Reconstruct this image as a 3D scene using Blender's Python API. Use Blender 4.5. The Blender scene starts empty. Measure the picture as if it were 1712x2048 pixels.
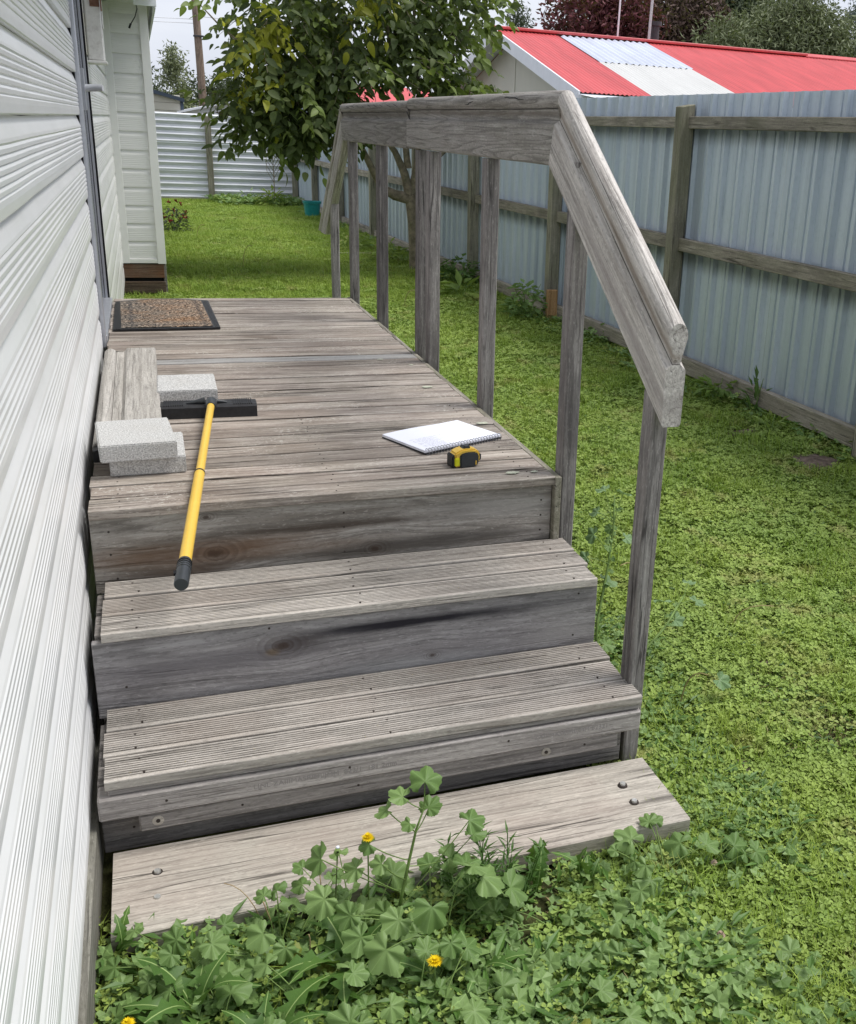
import bpy, bmesh, math, random
import numpy as np
from mathutils import Vector, Matrix, Euler, noise
R = math.radians
rnd = random.Random(7)
scene = bpy.context.scene
C = scene.collection

# ------------------------------------------------------------------ camera
def cam_rows(yaw, pit, rol):
    ca, sa, cb, sb, cc, sc = math.cos(yaw), math.sin(yaw), math.cos(pit), math.sin(pit), math.cos(rol), math.sin(rol)
    f0 = Vector((sa, ca, 0)); r0 = Vector((ca, -sa, 0)); u0 = Vector((0, 0, 1))
    fwd = f0*cb - u0*sb; up = u0*cb + f0*sb
    right = r0*cc + up*sc; upr = up*cc - r0*sc
    return right, upr, fwd
right, upv, fwd = cam_rows(R(22.0265), R(19.3902), R(2.9194))
CAM = Vector((0, 0, 0.9))
cd = bpy.data.cameras.new('camera'); co = bpy.data.objects.new('camera', cd); C.objects.link(co)
m = Matrix.Identity(4)
for i in range(3):
    m[i][0] = right[i]; m[i][1] = upv[i]; m[i][2] = -fwd[i]; m[i][3] = CAM[i]
co.matrix_world = m
cd.sensor_fit = 'VERTICAL'; cd.sensor_height = 36.0; cd.sensor_width = 30.09
cd.lens = 2045.33/2048*36
cd.shift_x = -(1110.74-856)/2048; cd.shift_y = (993.82-1024)/2048
cd.clip_start = 0.05; cd.clip_end = 500
scene.camera = co

# ------------------------------------------------------------------ world, sun, exposure
W = bpy.data.worlds.new("World"); scene.world = W; W.use_nodes = True
nt = W.node_tree; nt.nodes.clear()
def wn(t): return nt.nodes.new(t)
out = wn('ShaderNodeOutputWorld'); bg = wn('ShaderNodeBackground'); sky = wn('ShaderNodeTexSky')
sky.sky_type = 'NISHITA'; sky.sun_disc = False; sky.sun_elevation = R(52); sky.sun_rotation = R(230)
tc = wn('ShaderNodeTexCoord'); mp = wn('ShaderNodeMapping'); mp.inputs['Scale'].default_value = (1.2, 1.2, 5.5)
nz = wn('ShaderNodeTexNoise'); nz.inputs['Scale'].default_value = 1.6; nz.inputs['Detail'].default_value = 7; nz.inputs['Roughness'].default_value = 0.55
rp = wn('ShaderNodeValToRGB'); rp.color_ramp.elements[0].position = .34; rp.color_ramp.elements[0].color = (3.3, 3.5, 4.05, 1)
rp.color_ramp.elements[1].position = .68; rp.color_ramp.elements[1].color = (4.4, 4.5, 4.85, 1)
mx = wn('ShaderNodeMix'); mx.data_type = 'RGBA'; mx.inputs[0].default_value = 0.94
nt.links.new(tc.outputs['Generated'], mp.inputs[0]); nt.links.new(mp.outputs[0], nz.inputs['Vector'])
nt.links.new(nz.outputs['Fac'], rp.inputs[0]); nt.links.new(sky.outputs[0], mx.inputs[6]); nt.links.new(rp.outputs[0], mx.inputs[7])
nt.links.new(mx.outputs[2], bg.inputs[0]); bg.inputs[1].default_value = 0.1
nt.links.new(bg.outputs[0], out.inputs[0])
sl = bpy.data.lights.new('sun', 'SUN'); sl.energy = 1.5; sl.angle = R(25); sl.color = (1, .965, .91)
so = bpy.data.objects.new('sun', sl); C.objects.link(so)
sd = Vector((0.50, -0.10, 1.0)).normalized()      # direction towards the sun
so.rotation_euler = sd.to_track_quat('Z', 'Y').to_euler()
sky.sun_rotation = math.atan2(sd.x, sd.y); sky.sun_elevation = math.asin(sd.z)
scene.view_settings.view_transform = 'Standard'; scene.view_settings.look = 'None'
scene.view_settings.exposure = 1.08; scene.view_settings.gamma = 1
scene.view_settings.use_curve_mapping = False
scene.cycles.max_bounces = 6; scene.cycles.transparent_max_bounces = 8

# ------------------------------------------------------------------ node helpers
class N:
    def __init__(s, name):
        s.m = bpy.data.materials.new(name); s.m.use_nodes = True; s.t = s.m.node_tree; s.t.nodes.clear()
        s.out = s.n('ShaderNodeOutputMaterial'); s.p = s.n('ShaderNodeBsdfPrincipled')
        s.l(s.p.outputs[0], s.out.inputs[0])
    def n(s, t): return s.t.nodes.new(t)
    def l(s, a, b): s.t.links.new(a, b)
    def put(s, sock, v):
        if isinstance(v, (int, float)): sock.default_value = v
        elif isinstance(v, tuple): sock.default_value = (v + (1,)) if len(v) == 3 and sock.type == 'RGBA' else v
        else: s.l(v, sock)
    def math(s, op, a, b=0.0, c=0.0, clamp=False):
        x = s.n('ShaderNodeMath'); x.operation = op; x.use_clamp = clamp
        s.put(x.inputs[0], a); s.put(x.inputs[1], b); s.put(x.inputs[2], c); return x.outputs[0]
    def vmath(s, op, a, b):
        x = s.n('ShaderNodeVectorMath'); x.operation = op; s.put(x.inputs[0], a); s.put(x.inputs[1], b); return x.outputs[0] if op != 'LENGTH' else x.outputs[1]
    def noise(s, vec, scale, detail=4, rough=.55, dist=0.0):
        x = s.n('ShaderNodeTexNoise'); s.put(x.inputs['Vector'], vec); x.inputs['Scale'].default_value = scale
        x.inputs['Detail'].default_value = detail; x.inputs['Roughness'].default_value = rough; x.inputs['Distortion'].default_value = dist; return x.outputs['Fac']
    def vor(s, vec, scale, feat='F1'):
        x = s.n('ShaderNodeTexVoronoi'); s.put(x.inputs['Vector'], vec); x.inputs['Scale'].default_value = scale; x.feature = feat; return x.outputs[0]
    def ramp(s, f, pts):
        x = s.n('ShaderNodeValToRGB'); s.put(x.inputs[0], f); e = x.color_ramp.elements
        while len(e) < len(pts): e.new(0.5)
        for k, (p, c) in enumerate(pts):
            e[k].position = p; e[k].color = (c, c, c, 1) if isinstance(c, (int, float)) else c + (1,)
        return x.outputs[0]
    def mix(s, f, a, b, mode='MIX'):
        x = s.n('ShaderNodeMix'); x.data_type = 'RGBA'; x.blend_type = mode; s.put(x.inputs[0], f); s.put(x.inputs[6], a); s.put(x.inputs[7], b); return x.outputs[2]
    def map(s, vec, sc=(1, 1, 1), loc=(0, 0, 0)):
        x = s.n('ShaderNodeMapping'); s.put(x.inputs[0], vec); x.inputs['Scale'].default_value = sc; x.inputs['Location'].default_value = loc; return x.outputs[0]
    def obj(s, off=True):
        t = s.n('ShaderNodeTexCoord').outputs['Object']
        if not off: return t
        oi = s.n('ShaderNodeObjectInfo').outputs['Random']
        v = s.vmath('SCALE', (1, 1.7, 2.3), (0, 0, 0))
        sc = v.node; s.put(sc.inputs['Scale'], s.math('MULTIPLY', oi, 37.0))
        return s.vmath('ADD', t, v)
    def rand(s): return s.n('ShaderNodeObjectInfo').outputs['Random']
    def bump(s, h, strength=.5, dist=.002):
        b = s.n('ShaderNodeBump'); b.inputs['Strength'].default_value = strength; b.inputs['Distance'].default_value = dist
        s.put(b.inputs['Height'], h); s.l(b.outputs[0], s.p.inputs['Normal']); return b
    def fin(s, col, rough=.8, spec=.3, metal=0.0):
        s.put(s.p.inputs['Base Color'], col); s.put(s.p.inputs['Roughness'], rough)
        s.p.inputs['Specular IOR Level'].default_value = spec; s.p.inputs['Metallic'].default_value = metal; return s.m

def wood(name, light, mid, dark, axis='X', stain=.5, crack=.5, green=0.0, spots=(), knots=(), rough=.85, fine=1.0, tint=None, off=True, fig=.42, speck=0.0):
    """weathered softwood; spots/knots in object coordinates (u along the grain, v across)"""
    s = N(name); o = s.obj(off); raw = s.n('ShaderNodeTexCoord').outputs['Object']
    st = {'X': (1, 1, 1), 'Y': (1, 1, 1), 'Z': (1, 1, 1)}
    g = 1.5; h = 42.0*fine
    sc = {'X': (g, h, h), 'Y': (h, g, h), 'Z': (h, h, g)}[axis]
    vec = o
    kmask = None
    if knots:
        sep = s.n('ShaderNodeSeparateXYZ'); s.l(raw, sep.inputs[0]); ax = {'X': 0, 'Y': 1, 'Z': 2}[axis]
        for (ku, kv, kr) in knots:
            du = s.math('MULTIPLY', s.math('SUBTRACT', sep.outputs[ax], ku), 0.62/kr)
            dv = s.math('MULTIPLY', s.math('SUBTRACT', sep.outputs[2], kv), 1/kr)
            d = s.math('SQRT', s.math('ADD', s.math('MULTIPLY', du, du), s.math('MULTIPLY', dv, dv)))
            fall = s.math('DIVIDE', 1.0, s.math('ADD', 1.0, s.math('MULTIPLY', d, s.math('MULTIPLY', d, .35))))
            sh = s.math('MULTIPLY', s.math('MULTIPLY', dv, kr*.75), fall)
            cx = s.n('ShaderNodeCombineXYZ'); s.put(cx.inputs[2], s.math('MULTIPLY', sh, -1.0))
            vec = s.vmath('ADD', vec, cx.outputs[0])
            nzz = s.math('MULTIPLY', s.noise(raw, 60, 3), .5)
            core = s.ramp(s.math('ADD', d, nzz), [(.0, 1.0), (.5, .8), (.72, .15), (1.0, 0.0)])
            ring = s.math('MULTIPLY', s.ramp(s.math('FRACT', s.math('MULTIPLY', s.math('ADD', d, s.math('MULTIPLY', nzz, .3)), 2.6)), [(0, 0), (.62, .75), (.85, .0)]), s.ramp(s.math('MULTIPLY', d, .5), [(0, 1), (.9, 0)]))
            km = s.math('MAXIMUM', core, ring)
            kmask = km if kmask is None else s.math('MAXIMUM', kmask, km)
    v = s.map(vec, sc)
    n1 = s.noise(v, 1.0, 6, .62, .35)
    n2 = s.noise(s.map(vec, tuple(a*2.9 for a in sc)), 1.0, 4, .6)
    n3 = s.noise(s.map(vec, {'X': (2.2, 9, 9), 'Y': (9, 2.2, 9), 'Z': (9, 9, 2.2)}[axis]), 1.0, 5, .6, .6)
    low = s.noise(s.map(vec, {'X': (.55, 11*fine, 11*fine), 'Y': (11*fine, .55, 11*fine), 'Z': (11*fine, 11*fine, .55)}[axis]), 1.0, 3, .45, .15)
    fr = s.math('FRACT', s.math('MULTIPLY', low, 17.0))
    figure = s.ramp(fr, [(0, .0), (.55, .25), (.86, 1.0), (.95, .3), (1, 0)])
    base = s.ramp(n1, [(.22, dark), (.42, mid), (.72, light)])
    base = s.mix(s.math('MULTIPLY', figure, fig), base, tuple(c*.62 for c in mid))
    base = s.mix(s.ramp(n2, [(.34, .6), (.45, 0), (1, 0)]), base, tuple(c*.42 for c in mid))
    base = s.mix(s.ramp(n2, [(.56, 0), (.66, .5)]), base, tuple(min(1, c*1.25) for c in light))
    spk = s.noise(s.map(vec, {'X': (60, 240, 240), 'Y': (240, 60, 240), 'Z': (240, 240, 60)}[axis]), 1.0, 2, .6)
    base = s.mix(s.ramp(spk, [(.33, .5), (.42, 0), (1, 0)]), base, tuple(c*.5 for c in mid))
    base = s.mix(s.ramp(spk, [(.6, 0), (.68, .4)]), base, tuple(min(1, c*1.3) for c in light))
    base = s.mix(s.math('MULTIPLY', s.ramp(n3, [(.5, 0), (.72, 1)]), stain), base, dark)
    blot = s.noise(o, 5.0, 6, .65)
    base = s.mix(s.ramp(blot, [(.52, 0), (.75, .4*stain+.05)]), base, tuple(c*.6 for c in dark))
    if green: base = s.mix(s.math('MULTIPLY', s.ramp(s.noise(o, 3.5, 5, .6), [(.42, 0), (.62, 1)]), green), base, (.17, .18, .09))
    if tint: base = s.mix(s.math('MULTIPLY', s.ramp(s.noise(o, 2.3, 4, .6), [(.45, 0), (.7, 1)]), tint[3]), base, tint[:3])
    if speck:
        lm = s.math('MULTIPLY', s.ramp(s.noise(o, 4.5, 4, .6), [(.48, 0), (.62, 1)]), s.ramp(s.noise(s.map(o, (.6, 1, 1)), 130, 3, .7), [(.56, 0), (.64, 1)]))
        base = s.mix(s.math('MULTIPLY', lm, speck*.75), base, (.66, .64, .58))
    # long drying cracks
    cr = s.noise(s.map(vec, {'X': (2.6, 75, 75), 'Y': (75, 2.6, 75), 'Z': (75, 75, 2.6)}[axis]), 1.0, 2, .5, .25)
    ca_ = s.noise(s.map(vec, {'X': (.9, 30, 30), 'Y': (30, .9, 30), 'Z': (30, 30, .9)}[axis], (3, 5, 7)), 1.0, 3, .5, .3)
    thin = s.math('MULTIPLY', s.ramp(s.math('ABSOLUTE', s.math('SUBTRACT', ca_, .5)), [(.006, 1), (.018, 0)]), s.ramp(s.noise(s.map(vec, {'X': (2.0, 12, 12), 'Y': (12, 2.0, 12), 'Z': (12, 12, 2.0)}[axis], (9, 1, 2)), 1.0, 2), [(.46, 0), (.58, 1)]))
    cm = s.math('MULTIPLY', s.math('MAXIMUM', s.ramp(cr, [(.27, 1.0), (.315, 0.0)]), thin), crack)
    base = s.mix(cm, base, tuple(c*.18 for c in dark))
    if spots:
        sep2 = s.n('ShaderNodeSeparateXYZ'); s.l(raw, sep2.inputs[0]); ax = {'X': 0, 'Y': 1, 'Z': 2}[axis]
        nn = s.math('MULTIPLY', s.math('SUBTRACT', s.noise(s.map(o, {'X': (3, 26, 26), 'Y': (26, 3, 26), 'Z': (26, 26, 3)}[axis]), 1.0, 5, .6), .5), 1.7)
        for (su, sv, ru, rv, col, a) in spots:
            du = s.math('MULTIPLY', s.math('SUBTRACT', sep2.outputs[ax], su), 1/ru)
            dv = s.math('MULTIPLY', s.math('SUBTRACT', sep2.outputs[2], sv), 1/rv)
            d = s.math('SQRT', s.math('ADD', s.math('MULTIPLY', du, du), s.math('MULTIPLY', dv, dv)))
            f = s.ramp(s.math('ADD', d, nn), [(.2, a), (1.05, 0.0)])
            base = s.mix(f, base, col)
    if kmask is not None: base = s.mix(s.math('MULTIPLY', kmask, .9), base, (.05, .03, .02))
    tone = s.ramp(s.rand(), [(0, .74), (1, 1.14)]) if off else 1.0
    if off:
        base = s.mix(1.0, base, tone, 'MULTIPLY')
    hgt = s.math('SUBTRACT', s.math('ADD', s.math('MULTIPLY', n1, .3), s.math('ADD', s.math('MULTIPLY', n2, .5), s.math('MULTIPLY', spk, .5))), s.math('MULTIPLY', cm, 1.6))
    s.bump(hgt, .7, .0022)
    return s.fin(base, rough, .22)

G_L, G_M, G_D = (.50, .46, .415), (.335, .305, .275), (.15, .132, .118)
M = {}
M['deck'] = wood('deck_wood', (.52, .475, .43), (.345, .30, .265), (.125, .10, .088), 'X', .8, .8, .10, speck=.9, tint=(.26, .19, .15, .35))
M['deck_fade'] = wood('deck_wood_faded', (.50, .50, .49), (.40, .39, .38), (.20, .19, .18), 'X', .2, .4)
M['tread'] = wood('tread_wood', (.56, .52, .475), (.40, .37, .335), (.19, .17, .15), 'X', .35, .5, .0, tint=(.28, .21, .17, .3), fig=.25, speck=.5)
M['riser1'] = wood('riser_wood', (.44, .42, .39), (.295, .27, .24), (.125, .105, .085), 'X', .5, .4, 0, off=False,
    spots=((-.30, -.015, .42, .045, (.135, .082, .05), .85), (-.05, .03, .5, .016, (.06, .045, .035), .8), (-.42, -.06, .25, .02, (.10, .07, .05), .8), (.28, -.035, .30, .022, (.075, .068, .062), .85), (.1, -.05, .5, .02, (.09, .08, .07), .8), (.45, .035, .3, .05, (.38, .37, .35), .5)),
    knots=((-.312, -.019, .034), (.094, -.047, .020), (-.332, .081, .014)), fine=.6, fig=.8)
M['riser2'] = wood('riser_wood_stained', (.41, .395, .395), (.29, .275, .275), (.145, .135, .138), 'X', .5, .35, 0, off=False,
    spots=((.12, .055, .42, .022, (.028, .026, .032), 1.0), (-.17, .035, .09, .03, (.06, .05, .048), .9), (-.35, .02, .35, .05, (.17, .16, .17), .7), (.1, -.06, .3, .03, (.33, .33, .33), .55), (-.225, .02, .02, .012, (.20, .14, .075), .6), (.5, -.02, .12, .08, (.33, .32, .31), .5)),
    knots=((-.20, .034, .028), (.166, -.046, .011)), fine=.7, fig=.6)
M['beam'] = wood('beam_wood', (.47, .44, .42), (.34, .315, .30), (.19, .17, .165), 'X', .3, .4)
M['panel_low'] = wood('low_panel_wood', (.30, .28, .265), (.20, .185, .175), (.11, .10, .095), 'X', .4, .5)
M['plank'] = wood('plank_wood', (.56, .52, .46), (.435, .40, .35), (.25, .22, .19), 'X', .3, .8, 0, fine=1.25, fig=.6, tint=(.33, .24, .21, .35))
M['post'] = wood('post_wood', (.38, .36, .345), (.25, .23, .222), (.085, .078, .08), 'Z', .75, .7, fine=.8, fig=.7)
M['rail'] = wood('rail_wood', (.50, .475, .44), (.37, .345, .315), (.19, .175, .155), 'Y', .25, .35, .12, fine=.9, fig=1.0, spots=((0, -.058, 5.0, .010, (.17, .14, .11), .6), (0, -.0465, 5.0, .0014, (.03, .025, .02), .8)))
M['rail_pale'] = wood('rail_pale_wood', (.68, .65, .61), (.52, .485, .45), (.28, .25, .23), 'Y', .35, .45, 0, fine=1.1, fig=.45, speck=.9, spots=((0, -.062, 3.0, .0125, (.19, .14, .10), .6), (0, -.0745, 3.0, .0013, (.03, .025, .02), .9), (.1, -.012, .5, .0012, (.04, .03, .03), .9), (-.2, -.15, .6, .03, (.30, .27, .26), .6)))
M['rail_top'] = wood('rail_top_wood', (.42, .39, .34), (.29, .265, .225), (.15, .135, .11), 'Y', .5, .9, .3, fine=.6)
M['offcut'] = wood('offcut_wood', (.47, .45, .42), (.37, .35, .32), (.24, .225, .205), 'Y', .2, .35, fig=.5)
M['fence_wood'] = wood('fence_post_wood', (.40, .37, .30), (.28, .26, .205), (.15, .14, .11), 'Z', .6, .7, .35, fine=.6)
M['fence_rail'] = wood('fence_rail_wood', (.45, .41, .34), (.31, .275, .23), (.15, .135, .11), 'Y', .8, .6, .2, fine=.6)
M['base_board'] = wood('base_board_wood', (.22, .17, .13), (.14, .10, .075), (.06, .045, .038), 'X', .6, .5, tint=(.22, .095, .05, .8))
M['grey_board'] = wood('grey_base_wood', (.36, .35, .31), (.25, .24, .21), (.15, .14, .12), 'Y', .4, .5, .15)
M['fresh'] = wood('fresh_timber', (.62, .40, .20), (.48, .28, .13), (.3, .16, .08), 'Z', .2, .3)
M['pole'] = wood('pole_wood', (.30, .23, .18), (.2, .15, .115), (.1, .08, .065), 'Z', .4, .6, fine=.3)

def simple(name, col, rough=.6, spec=.4, metal=0.0, var=.12, bs=0.0, nscale=30, dirt=None):
    s = N(name); o = s.obj()
    c = s.mix(s.ramp(s.noise(o, nscale, 5, .6), [(.35, 0), (.7, 1)]), tuple(x*(1-var) for x in col), tuple(min(1, x*(1+var)) for x in col))
    if dirt: c = s.mix(s.math('MULTIPLY', s.ramp(s.noise(o, dirt[1], 6, .7), [(.5, 0), (.72, 1)]), dirt[2]), c, dirt[0])
    if bs: s.bump(s.noise(o, nscale*3, 4, .6), bs, .002)
    return s.fin(c, rough, spec, metal)

def siding_mat(name, col):
    s = N(name); o = s.obj(False)
    streak = s.noise(s.map(o, (1, 1.3, 14)), 1.0, 5, .6)
    c = s.mix(s.ramp(streak, [(.35, 0), (.7, 1)]), tuple(x*.93 for x in col), tuple(min(1, x*1.04) for x in col))
    c = s.mix(s.ramp(s.noise(o, 2.0, 5, .6), [(.5, 0), (.8, .22)]), c, (.50, .54, .47))
    sp = s.noise(o, 110, 2, .5); c = s.mix(s.ramp(sp, [(.77, 0), (.80, .7)]), c, (.2, .19, .17))
    b = s.bump(s.math('ADD', s.noise(s.map(o, (1, 1.2, 5)), 1.0, 1, .5), s.math('MULTIPLY', s.noise(o, 60, 3), .02)), .12, .006)
    return s.fin(c, .27, .6)
M['siding'] = siding_mat('metal_siding', (.84, .85, .86))
M['siding_warm'] = siding_mat('metal_siding_warm', (.78, .78, .77))
M['trim'] = simple('corner_trim', (.79, .79, .775), .5, .4, 0, .04, 0, 3)
M['alu'] = simple('aluminium', (.55, .57, .62), .35, .5, .6, .06)
M['black'] = simple('black_gap', (.012, .012, .014), .7, .2)
M['glass'] = N('door_glass').fin((.03, .035, .05), .08, .6)
M['white_paint'] = simple('white_paint', (.78, .78, .76), .5, .4, 0, .06, .2, 40, ((.35, .32, .3), 22, .5))
M['peel'] = simple('peeled_timber', (.22, .12, .085), .8, .2, 0, .3, .5, 40)
M['handle_white'] = simple('grey_plastic', (.60, .62, .66), .35, .5)

def concrete(name):
    s = N(name); o = s.obj()
    n = s.noise(o, 260, 3, .7); n2 = s.noise(o, 90, 4, .6)
    c = s.ramp(n, [(.36, (.30, .30, .30)), (.5, (.52, .52, .51)), (.66, (.74, .74, .73))])
    c = s.mix(s.ramp(n2, [(.62, 0), (.7, .55)]), c, (.27, .265, .26))
    c = s.mix(s.ramp(s.noise(o, 9, 4), [(.5, 0), (.8, .2)]), c, (.38, .35, .30))
    s.bump(s.math('ADD', n, n2), .7, .002)
    return s.fin(c, .92, .15)
M['concrete'] = concrete('concrete_paver')

def fence_sheet():
    s = N('blue_grey_sheet'); o = s.obj()
    st = s.noise(s.map(o, (1, 11, .5)), 1.0, 3, .5); fine = s.noise(s.map(o, (1, 120, 1.6)), 1.0, 3, .6)
    c = s.ramp(st, [(.3, (.47, .54, .61)), (.5, (.54, .61, .68)), (.7, (.62, .69, .75))])
    c = s.mix(s.ramp(fine, [(.6, 0), (.76, .22)]), c, (.66, .71, .74))
    c = s.mix(s.ramp(fine, [(.22, .6), (.4, 0)]), c, (.22, .27, .32))
    c = s.mix(s.ramp(s.noise(o, 40, 3, .7), [(.5, 0), (.75, .3)]), c, (.38, .45, .50))
    sep = s.n('ShaderNodeSeparateXYZ'); s.l(s.n('ShaderNodeTexCoord').outputs['Object'], sep.inputs[0])
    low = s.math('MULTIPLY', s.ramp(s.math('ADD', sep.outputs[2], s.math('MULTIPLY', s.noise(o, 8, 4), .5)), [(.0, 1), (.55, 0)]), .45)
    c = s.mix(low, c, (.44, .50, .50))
    # darker just below the upper two rails, fading downward
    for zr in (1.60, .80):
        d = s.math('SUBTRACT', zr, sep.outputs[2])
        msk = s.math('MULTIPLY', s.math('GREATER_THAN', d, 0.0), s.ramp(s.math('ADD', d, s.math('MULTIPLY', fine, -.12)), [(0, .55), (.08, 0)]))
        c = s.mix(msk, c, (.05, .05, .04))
    s.bump(s.noise(o, 300, 2), .15, .001)
    return s.fin(c, .42, .5, .3)
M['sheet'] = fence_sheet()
def back_sheet():
    s = N('pale_steel_sheet'); o = s.obj()
    c = s.ramp(s.noise(s.map(o, (1, 1, 6)), 1.3, 6, .6), [(.3, (.68, .70, .74)), (.7, (.86, .87, .90))])
    c = s.mix(s.ramp(s.noise(o, 3.0, 6, .7), [(.55, 0), (.8, .35)]), c, (.32, .36, .33))
    return s.fin(c, .4, .5, .35)
M['white_sheet'] = back_sheet()
def roofmat(name, col, v=.1):
    s = N(name); o = s.obj(False)
    c = s.mix(s.ramp(s.noise(s.map(o, (6, .7, 1)), 1.0, 5, .6), [(.3, 0), (.7, 1)]), tuple(x*(1-v) for x in col), tuple(min(1, x*(1+v)) for x in col))
    c = s.mix(s.ramp(s.noise(o, 2.2, 6, .7), [(.55, 0), (.8, .25)]), c, tuple(x*.55+.05 for x in col))
    return s.fin(c, .5, .4)
M['red'] = roofmat('red_roof_paint', (.58, .095, .10), .16); M['pale_roof'] = roofmat('pale_skylight', (.62, .62, .60), .06); M['blue_roof'] = roofmat('blue_white_skylight', (.56, .60, .70), .12)
M['cream'] = simple('cream_wall', (.60, .585, .50), .7, .2, 0, .04, 0, 2); M['white_board'] = simple('white_board', (.80, .82, .86), .5, .3, 0, .04, 0, 6)
M['slate'] = simple('dark_blue_roof', (.05, .07, .10), .5, .4)
M['teal'] = simple('teal_plastic', (.015, .25, .245), .4, .5, 0, .1)
M['yellow'] = simple('yellow_enamel', (.80, .52, .07), .38, .5, 0, .05, 0, 12, ((.45, .33, .12), 60, .25))
M['rubber'] = simple('black_rubber', (.018, .018, .02), .5, .4, 0, .3, .3, 60); M['plastic'] = simple('charcoal_plastic', (.035, .04, .045), .4, .5, 0, .2)
M['lime'] = simple('lime_tape', (.62, .62, .02), .5, .3); M['paper'] = simple('white_paper', (.80, .82, .92), .8, .2, 0, .01); M['ink'] = simple('pencil_ink', (.22, .22, .30), .9, .1)
M['wire'] = simple('white_wire', (.30, .31, .34), .3, .5, .3); M['card'] = simple('black_card', (.02, .02, .025), .6, .3)
M['steel'] = simple('galvanised_steel', (.62, .62, .60), .4, .6, .6, .2, 0, 200); M['nail'] = simple('rusty_nail', (.045, .035, .03), .7, .3)
M['lichen'] = simple('lichen', (.50, .52, .42), .95, .1, 0, .25, .8, 200)
M['bark'] = simple('bark', (.29, .245, .18), .9, .2, 0, .35, 1.0, 18, ((.10, .12, .06), 5, .6))
M['metal_pole'] = simple('pole_metal', (.55, .55, .55), .4, .5, .5); M['flue'] = simple('dark_flue', (.05, .05, .055), .5, .4)
M['cable'] = simple('black_cable', (.015, .015, .015), .5, .4)

def mat_mat():
    s = N('doormat_pile'); o = s.obj(False)
    n = s.noise(o, 75, 4, .85); b = s.noise(o, 5, 4, .6, 1.0)
    sep = s.n('ShaderNodeSeparateXYZ'); s.l(o, sep.inputs[0])
    bx = s.math('ABSOLUTE', s.math('SUBTRACT', s.math('ABSOLUTE', sep.outputs[0]), .155)); by = s.math('ABSOLUTE', s.math('SUBTRACT', s.math('ABSOLUTE', sep.outputs[1]), .30))
    border = s.ramp(s.math('MINIMUM', bx, by), [(.004, .45), (.012, 0)])
    tan = s.mix(s.ramp(b, [(.45, 0), (.62, 1)]), (.36, .27, .20), (.38, .22, .12))
    side = s.ramp(s.math('ADD', sep.outputs[0], s.math('MULTIPLY', b, .35)), [(-.0, 1), (.25, 0)])
    tan = s.mix(s.math('MULTIPLY', side, .65), tan, (.20, .19, .17))
    c = s.mix(s.ramp(n, [(.45, 1), (.52, 0)]), tan, (.022, .026, .03))
    c = s.mix(s.ramp(n, [(.56, 0), (.62, .8)]), c, (.62, .52, .42))
    c = s.mix(border, c, (.035, .04, .05))
    s.bump(n, 1.0, .006); return s.fin(c, .95, .05)
M['doormat'] = mat_mat()

def ground_mat():
    s = N('soil_and_moss'); o = s.obj(False)
    n = s.noise(o, 22, 6, .7); b = s.noise(o, 1.6, 5, .6)
    c = s.ramp(n, [(.3, (.03, .03, .014)), (.5, (.06, .065, .025)), (.7, (.11, .12, .045))])
    c = s.mix(s.ramp(b, [(.5, 0), (.68, .55)]), c, (.10, .085, .045))
    s.bump(n, 1, .02); return s.fin(c, .95, .1)
M['ground'] = ground_mat()
M['soil'] = simple('bare_soil', (.17, .13, .105), .95, .1, 0, .4, 1.0, 30)

def leaf(name, c1, c2, trans=.3, rough=.5, veins=0, edge=None, hue=1.0, world=None):
    s = N(name); o = s.obj(False); rd = s.rand()
    base = s.mix(s.ramp(rd, [(0, 0), (1, 1)]), c1, c2)
    geo = s.n('ShaderNodeNewGeometry')
    base = s.mix(s.math('MULTIPLY', geo.outputs['Random Per Island'], .6), base, tuple(x*.62 for x in c1))
    base = s.mix(s.ramp(s.noise(o, 90, 3, .6), [(.45, 0), (.8, .3)]), base, tuple(min(1, x*1.5) for x in c2))
    if veins:
        sep = s.n('ShaderNodeSeparateXYZ'); s.l(o, sep.inputs[0])
        an = s.math('ARCTAN2', sep.outputs[1], sep.outputs[0])
        w = s.math('ABSOLUTE', s.math('SINE', s.math('MULTIPLY', an, veins)))
        base = s.mix(s.ramp(w, [(0, .45), (.07, .0)]), base, tuple(min(1, x*1.7+.02) for x in c2))
    if edge: base = s.mix(s.math('MULTIPLY', s.ramp(s.noise(o, 35, 3), [(.5, 0), (.6, 1)]), .8), base, edge)
    if world:
        pos = geo.outputs['Position']
        base = s.mix(s.math('MULTIPLY', s.ramp(s.noise(pos, 2.4, 4, .6), [(.42, 0), (.62, 1)]), world[3]), base, world[:3])
        base = s.mix(s.math('MULTIPLY', s.ramp(s.noise(s.map(pos, (1, 1, 1), (7, 3, 1)), 5.5, 4, .6), [(.56, 0), (.68, 1)]), .75), base, (.34, .27, .12))
    back = geo.outputs['Backfacing']
    base = s.mix(s.math('MULTIPLY', back, .3), base, tuple(min(1, x*1.6+.02) for x in c2))
    s.put(s.p.inputs['Base Color'], base); s.p.inputs['Roughness'].default_value = rough; s.p.inputs['Specular IOR Level'].default_value = .35
    tr = s.n('ShaderNodeBsdfTranslucent'); s.put(tr.inputs[0], s.mix(.5, base, (.20, .30, .02)))
    ms = s.n('ShaderNodeMixShader'); ms.inputs[0].default_value = trans
    s.l(s.p.outputs[0], ms.inputs[1]); s.l(tr.outputs[0], ms.inputs[2]); s.l(ms.outputs[0], s.out.inputs[0]); return s.m
M['mallow'] = leaf('mallow_leaf', (.125, .225, .06), (.27, .40, .14), .25, .5, 3.5)
M['mallow_pale'] = leaf('pale_mallow_leaf', (.18, .30, .13), (.27, .40, .20), .25, .5, 3.5)
M['dandy'] = leaf('dandelion_leaf', (.07, .155, .03), (.125, .24, .05), .25, .45)
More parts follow.
